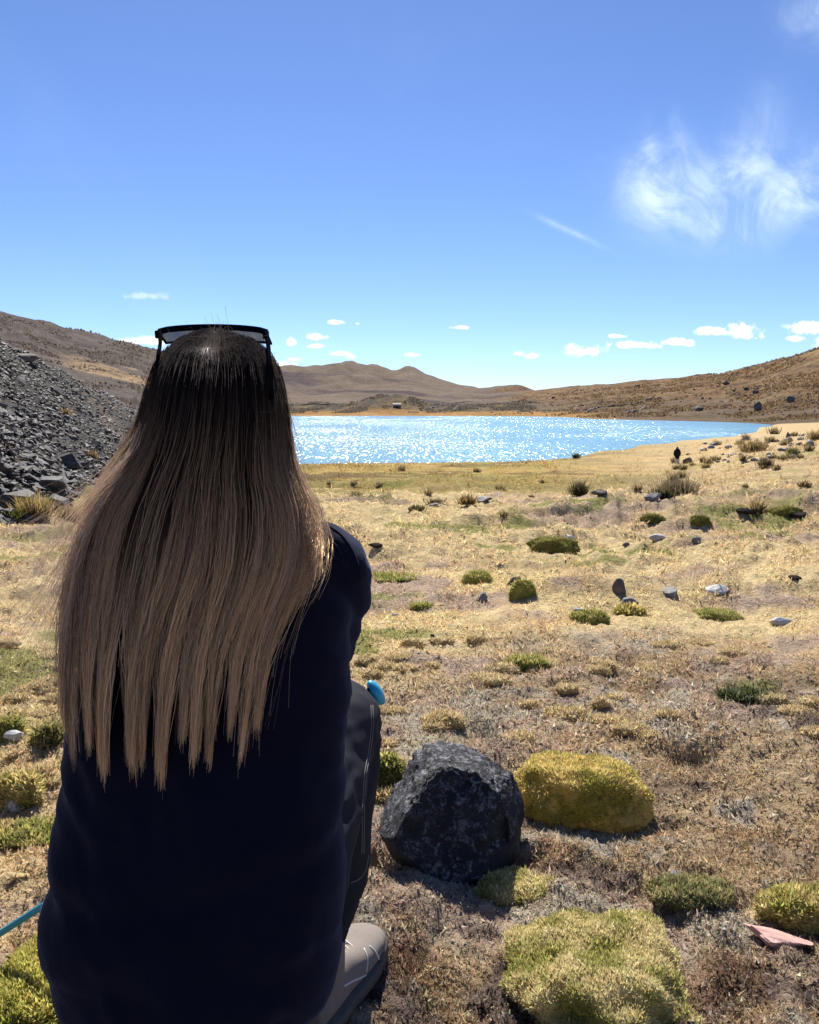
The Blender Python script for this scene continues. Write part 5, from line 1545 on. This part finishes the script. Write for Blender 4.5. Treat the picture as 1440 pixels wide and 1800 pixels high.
def sunglasses():
    e = empty('sunglasses'); tag(e, 'black square-framed sunglasses pushed up on top of her head', 'sunglasses')
    Yf = 1.185
    A, B = at(279, 583, Yf), at(469, 584, Yf)
    mid = at(374, 575, Yf + .012)
    top = []
    for k in range(15):
        t = k / 14; p = A.lerp(B, t); b = 4 * t * (1 - t); b = b ** .6
        top.append(Vector((p.x, p.y + .012 * b, p.z + (mid.z - (A.z + B.z) / 2) * b)))
    box_path(top, .0045, .0085, (0, 0, 1), 'top_bar', M_blackp, e)
    fwd = Vector((0, .040, -.013))           # the lenses lean forward over the forehead
    m, N, out = mat('tinted_lens')
    p = principled(N, out, (.02, .022, .03, 1), .06, .5); p.inputs['Alpha'].default_value = .72
    for a, b in ((0, 6), (8, 14)):
        rim = [top[k] + Vector((0, 0, -.002)) for k in range(a, b + 1)]
        low = [q + fwd * (1 - .12 * abs((k - (b - a) / 2) / ((b - a) / 2)) ** 3) for k, q in enumerate(rim)]
        V = np.array([tuple(x) for x in rim + low] + [tuple(x + Vector((0, .0006, .0016))) for x in rim + low]); n = len(rim)
        Fa = [(k, k + 1, n + k + 1, n + k) for k in range(n - 1)] + [(2 * n + k, 3 * n + k, 3 * n + k + 1, 2 * n + k + 1) for k in range(n - 1)]
        ln = link('lens', npmesh('lens', V, np.array(Fa)), m, e)
        box_path([rim[0]] + [low[0]] + low[1:-1] + [low[-1]] + [rim[-1]], .0032, .0032, (0, .3, 1), 'rim', M_blackp, e)
    box_path([top[6] + fwd * .25, top[7] + fwd * .3 + Vector((0, 0, .001)), top[8] + fwd * .25], .005, .004, (0, 0, 1), 'bridge', M_blackp, e)
    lp = [(280, 584, Yf), (282, 600, 1.135), (277, 632, 1.07), (270, 665, 1.10), (266, 705, 1.11)]
    rp = [(468, 585, Yf), (471, 602, 1.115), (474, 640, 1.035), (477, 680, 1.03), (480, 712, 1.07)]
    for L in (lp, rp):
        pts, _ = smoothpath([tuple(at(*q)) for q in L], [0] * len(L), 18)
        box_path(pts, [.0048] * 18, [.0100 - .003 * (k / 17) for k in range(18)], (0, .5, 1), 'temple', M_blackp, e)
        h_ = at(*L[0]); box_path([h_ + Vector((0, .004, -.002)), h_ + Vector((0, -.010, -.004))], .007, .011, (0, 0, 1), 'hinge', M_blackp, e)
sunglasses()

# ------------------------------------------------------------------ trekking pole leaning across in front of her shins
def pole():
    e = empty('trekking_pole', POLE_A); tag(e, 'teal trekking pole with a cyan knob leaning across in front of her legs', 'pole')
    d = (POLE_B - POLE_A); L = d.length; d.normalize()
    def seg(a, b, r, name, m_):
        v, f = tube([d * a, d * ((a + b) / 2), d * b], [r] * 3 if not isinstance(r, tuple) else [r[0], (r[0] + r[1]) / 2, r[1]], 16)
        me = bpy.data.meshes.new(name); me.from_pydata([tuple(x) for x in v], [], f)
        return link(name, me, m_, e)
    seg(.0, .03, (.002, .005), 'tip', M_blackp)
    seg(.035, .45, .0068, 'lower_shaft', M_teal)
    seg(.40, L - .14, .0085, 'upper_shaft', M_teal)
    seg(.42, .46, .012, 'clamp', M_blackp)
    seg(L - .15, L - .02, (.013, .015), 'grip', M_blackp)
    # knob
    bm = bmesh.new(); bmesh.ops.create_uvsphere(bm, u_segments=28, v_segments=16, radius=1)
    me = bpy.data.meshes.new('knob'); bm.to_mesh(me); bm.free()
    kn = link('knob', me, M_cyan, e); kn.location = d * (L - .002)
    kn.scale = (.0125, .017, .027); kn.rotation_euler = (0, math.radians(-32), 0)
    v, f = tube([Vector((-.014, -.014, .012)), Vector((-.012, -.017, 0)), Vector((-.004, -.016, -.014))], [.0022] * 3, 8)
    me = bpy.data.meshes.new('slot'); me.from_pydata([tuple(x) for x in v], [], f); o = link('slot', me, M_blackp, e); o.location = d * (L - .002)
    bm = bmesh.new(); bmesh.ops.create_icosphere(bm, subdivisions=2, radius=.0035); me = bpy.data.meshes.new('button'); bm.to_mesh(me); bm.free()
    o = link('button', me, M_red, e); o.location = d * (L - .002) + Vector((-.010, -.017, -.002))
pole()

# ------------------------------------------------------------------ the rock she sits on
def seat():
    me = soft_rock(55, .215, .20, .17, 5, cuts=8, amp=.18)
    P = getco(me); P[:, 2] = np.minimum(P[:, 2], .142 + .01 * P[:, 0])
    setco(me, P); me.materials.append(M_basalt)
    o = link('seat_rock', me); o.location = (CX - .005, 1.02, .128)
    tag(o, 'dark rough rock under the seated person', 'rock')
seat()

# ------------------------------------------------------------------ two far-off figures by the shore
def far_person():
    g = ground(1190, 816); s = 1.0
    m_top = mat_plain('dark_coat', (.012, .012, .016), .9, .1, 8, .3); m_leg = mat_plain('pale_trousers', (.55, .52, .48), .9, .1, 8, .2)
    def P(x, z, y=0): return Vector((g.x + x, g.y + y, g.z + z))
    pcs = [tube([P(-.12, .02), P(-.11, .45), P(-.09, .85)], [.07, .08, .11]), tube([P(.14, .02), P(.12, .45), P(.09, .85)], [.07, .08, .11]), tube([P(0, .9), P(0, 1.1), P(0, 1.32), P(0, 1.42)], [.17, .17, .19, .08]),
           tube([P(0, 1.4), P(0, 1.5), P(0, 1.58)], [.06, .10, .09]), tube([P(-.22, 1.3), P(-.28, 1.05), P(-.24, .82)], [.07, .06, .045]), tube([P(.22, 1.3), P(.28, 1.05), P(.24, .82)], [.07, .06, .045])]
    o = link('person', merge('person', pcs, .03, 2), M_skin2); tag(o, 'tiny far-off person in a dark coat and pale trousers near the lake', 'person')
    c = link('coat', merge('coat', [tube([P(0, .72), P(0, 1.1), P(0, 1.34)], [.24, .23, .22]), tube([P(-.22, 1.3), P(-.29, 1.05), P(-.25, .85)], [.09, .085, .07]), tube([P(.22, 1.3), P(.29, 1.05), P(.25, .85)], [.09, .085, .07])], .03, 2), m_top, o)
    t = link('trousers', merge('trousers', [tube([P(-.13, .08), P(-.12, .45), P(-.09, .85)], [.10, .11, .14]), tube([P(.15, .08), P(.13, .45), P(.09, .85)], [.10, .11, .14])], .03, 2), m_leg, o)
    hp = link('hair', merge('hair', [tube([P(0, 1.53, .02), P(0, 1.6, .02)], [.115, .10])], .025, 2), m_top, o)
far_person()
place_stone(1211, 814, 16, 14, M_bould, 'dark rock right beside the far-off standing person', seed=88, sub=3)
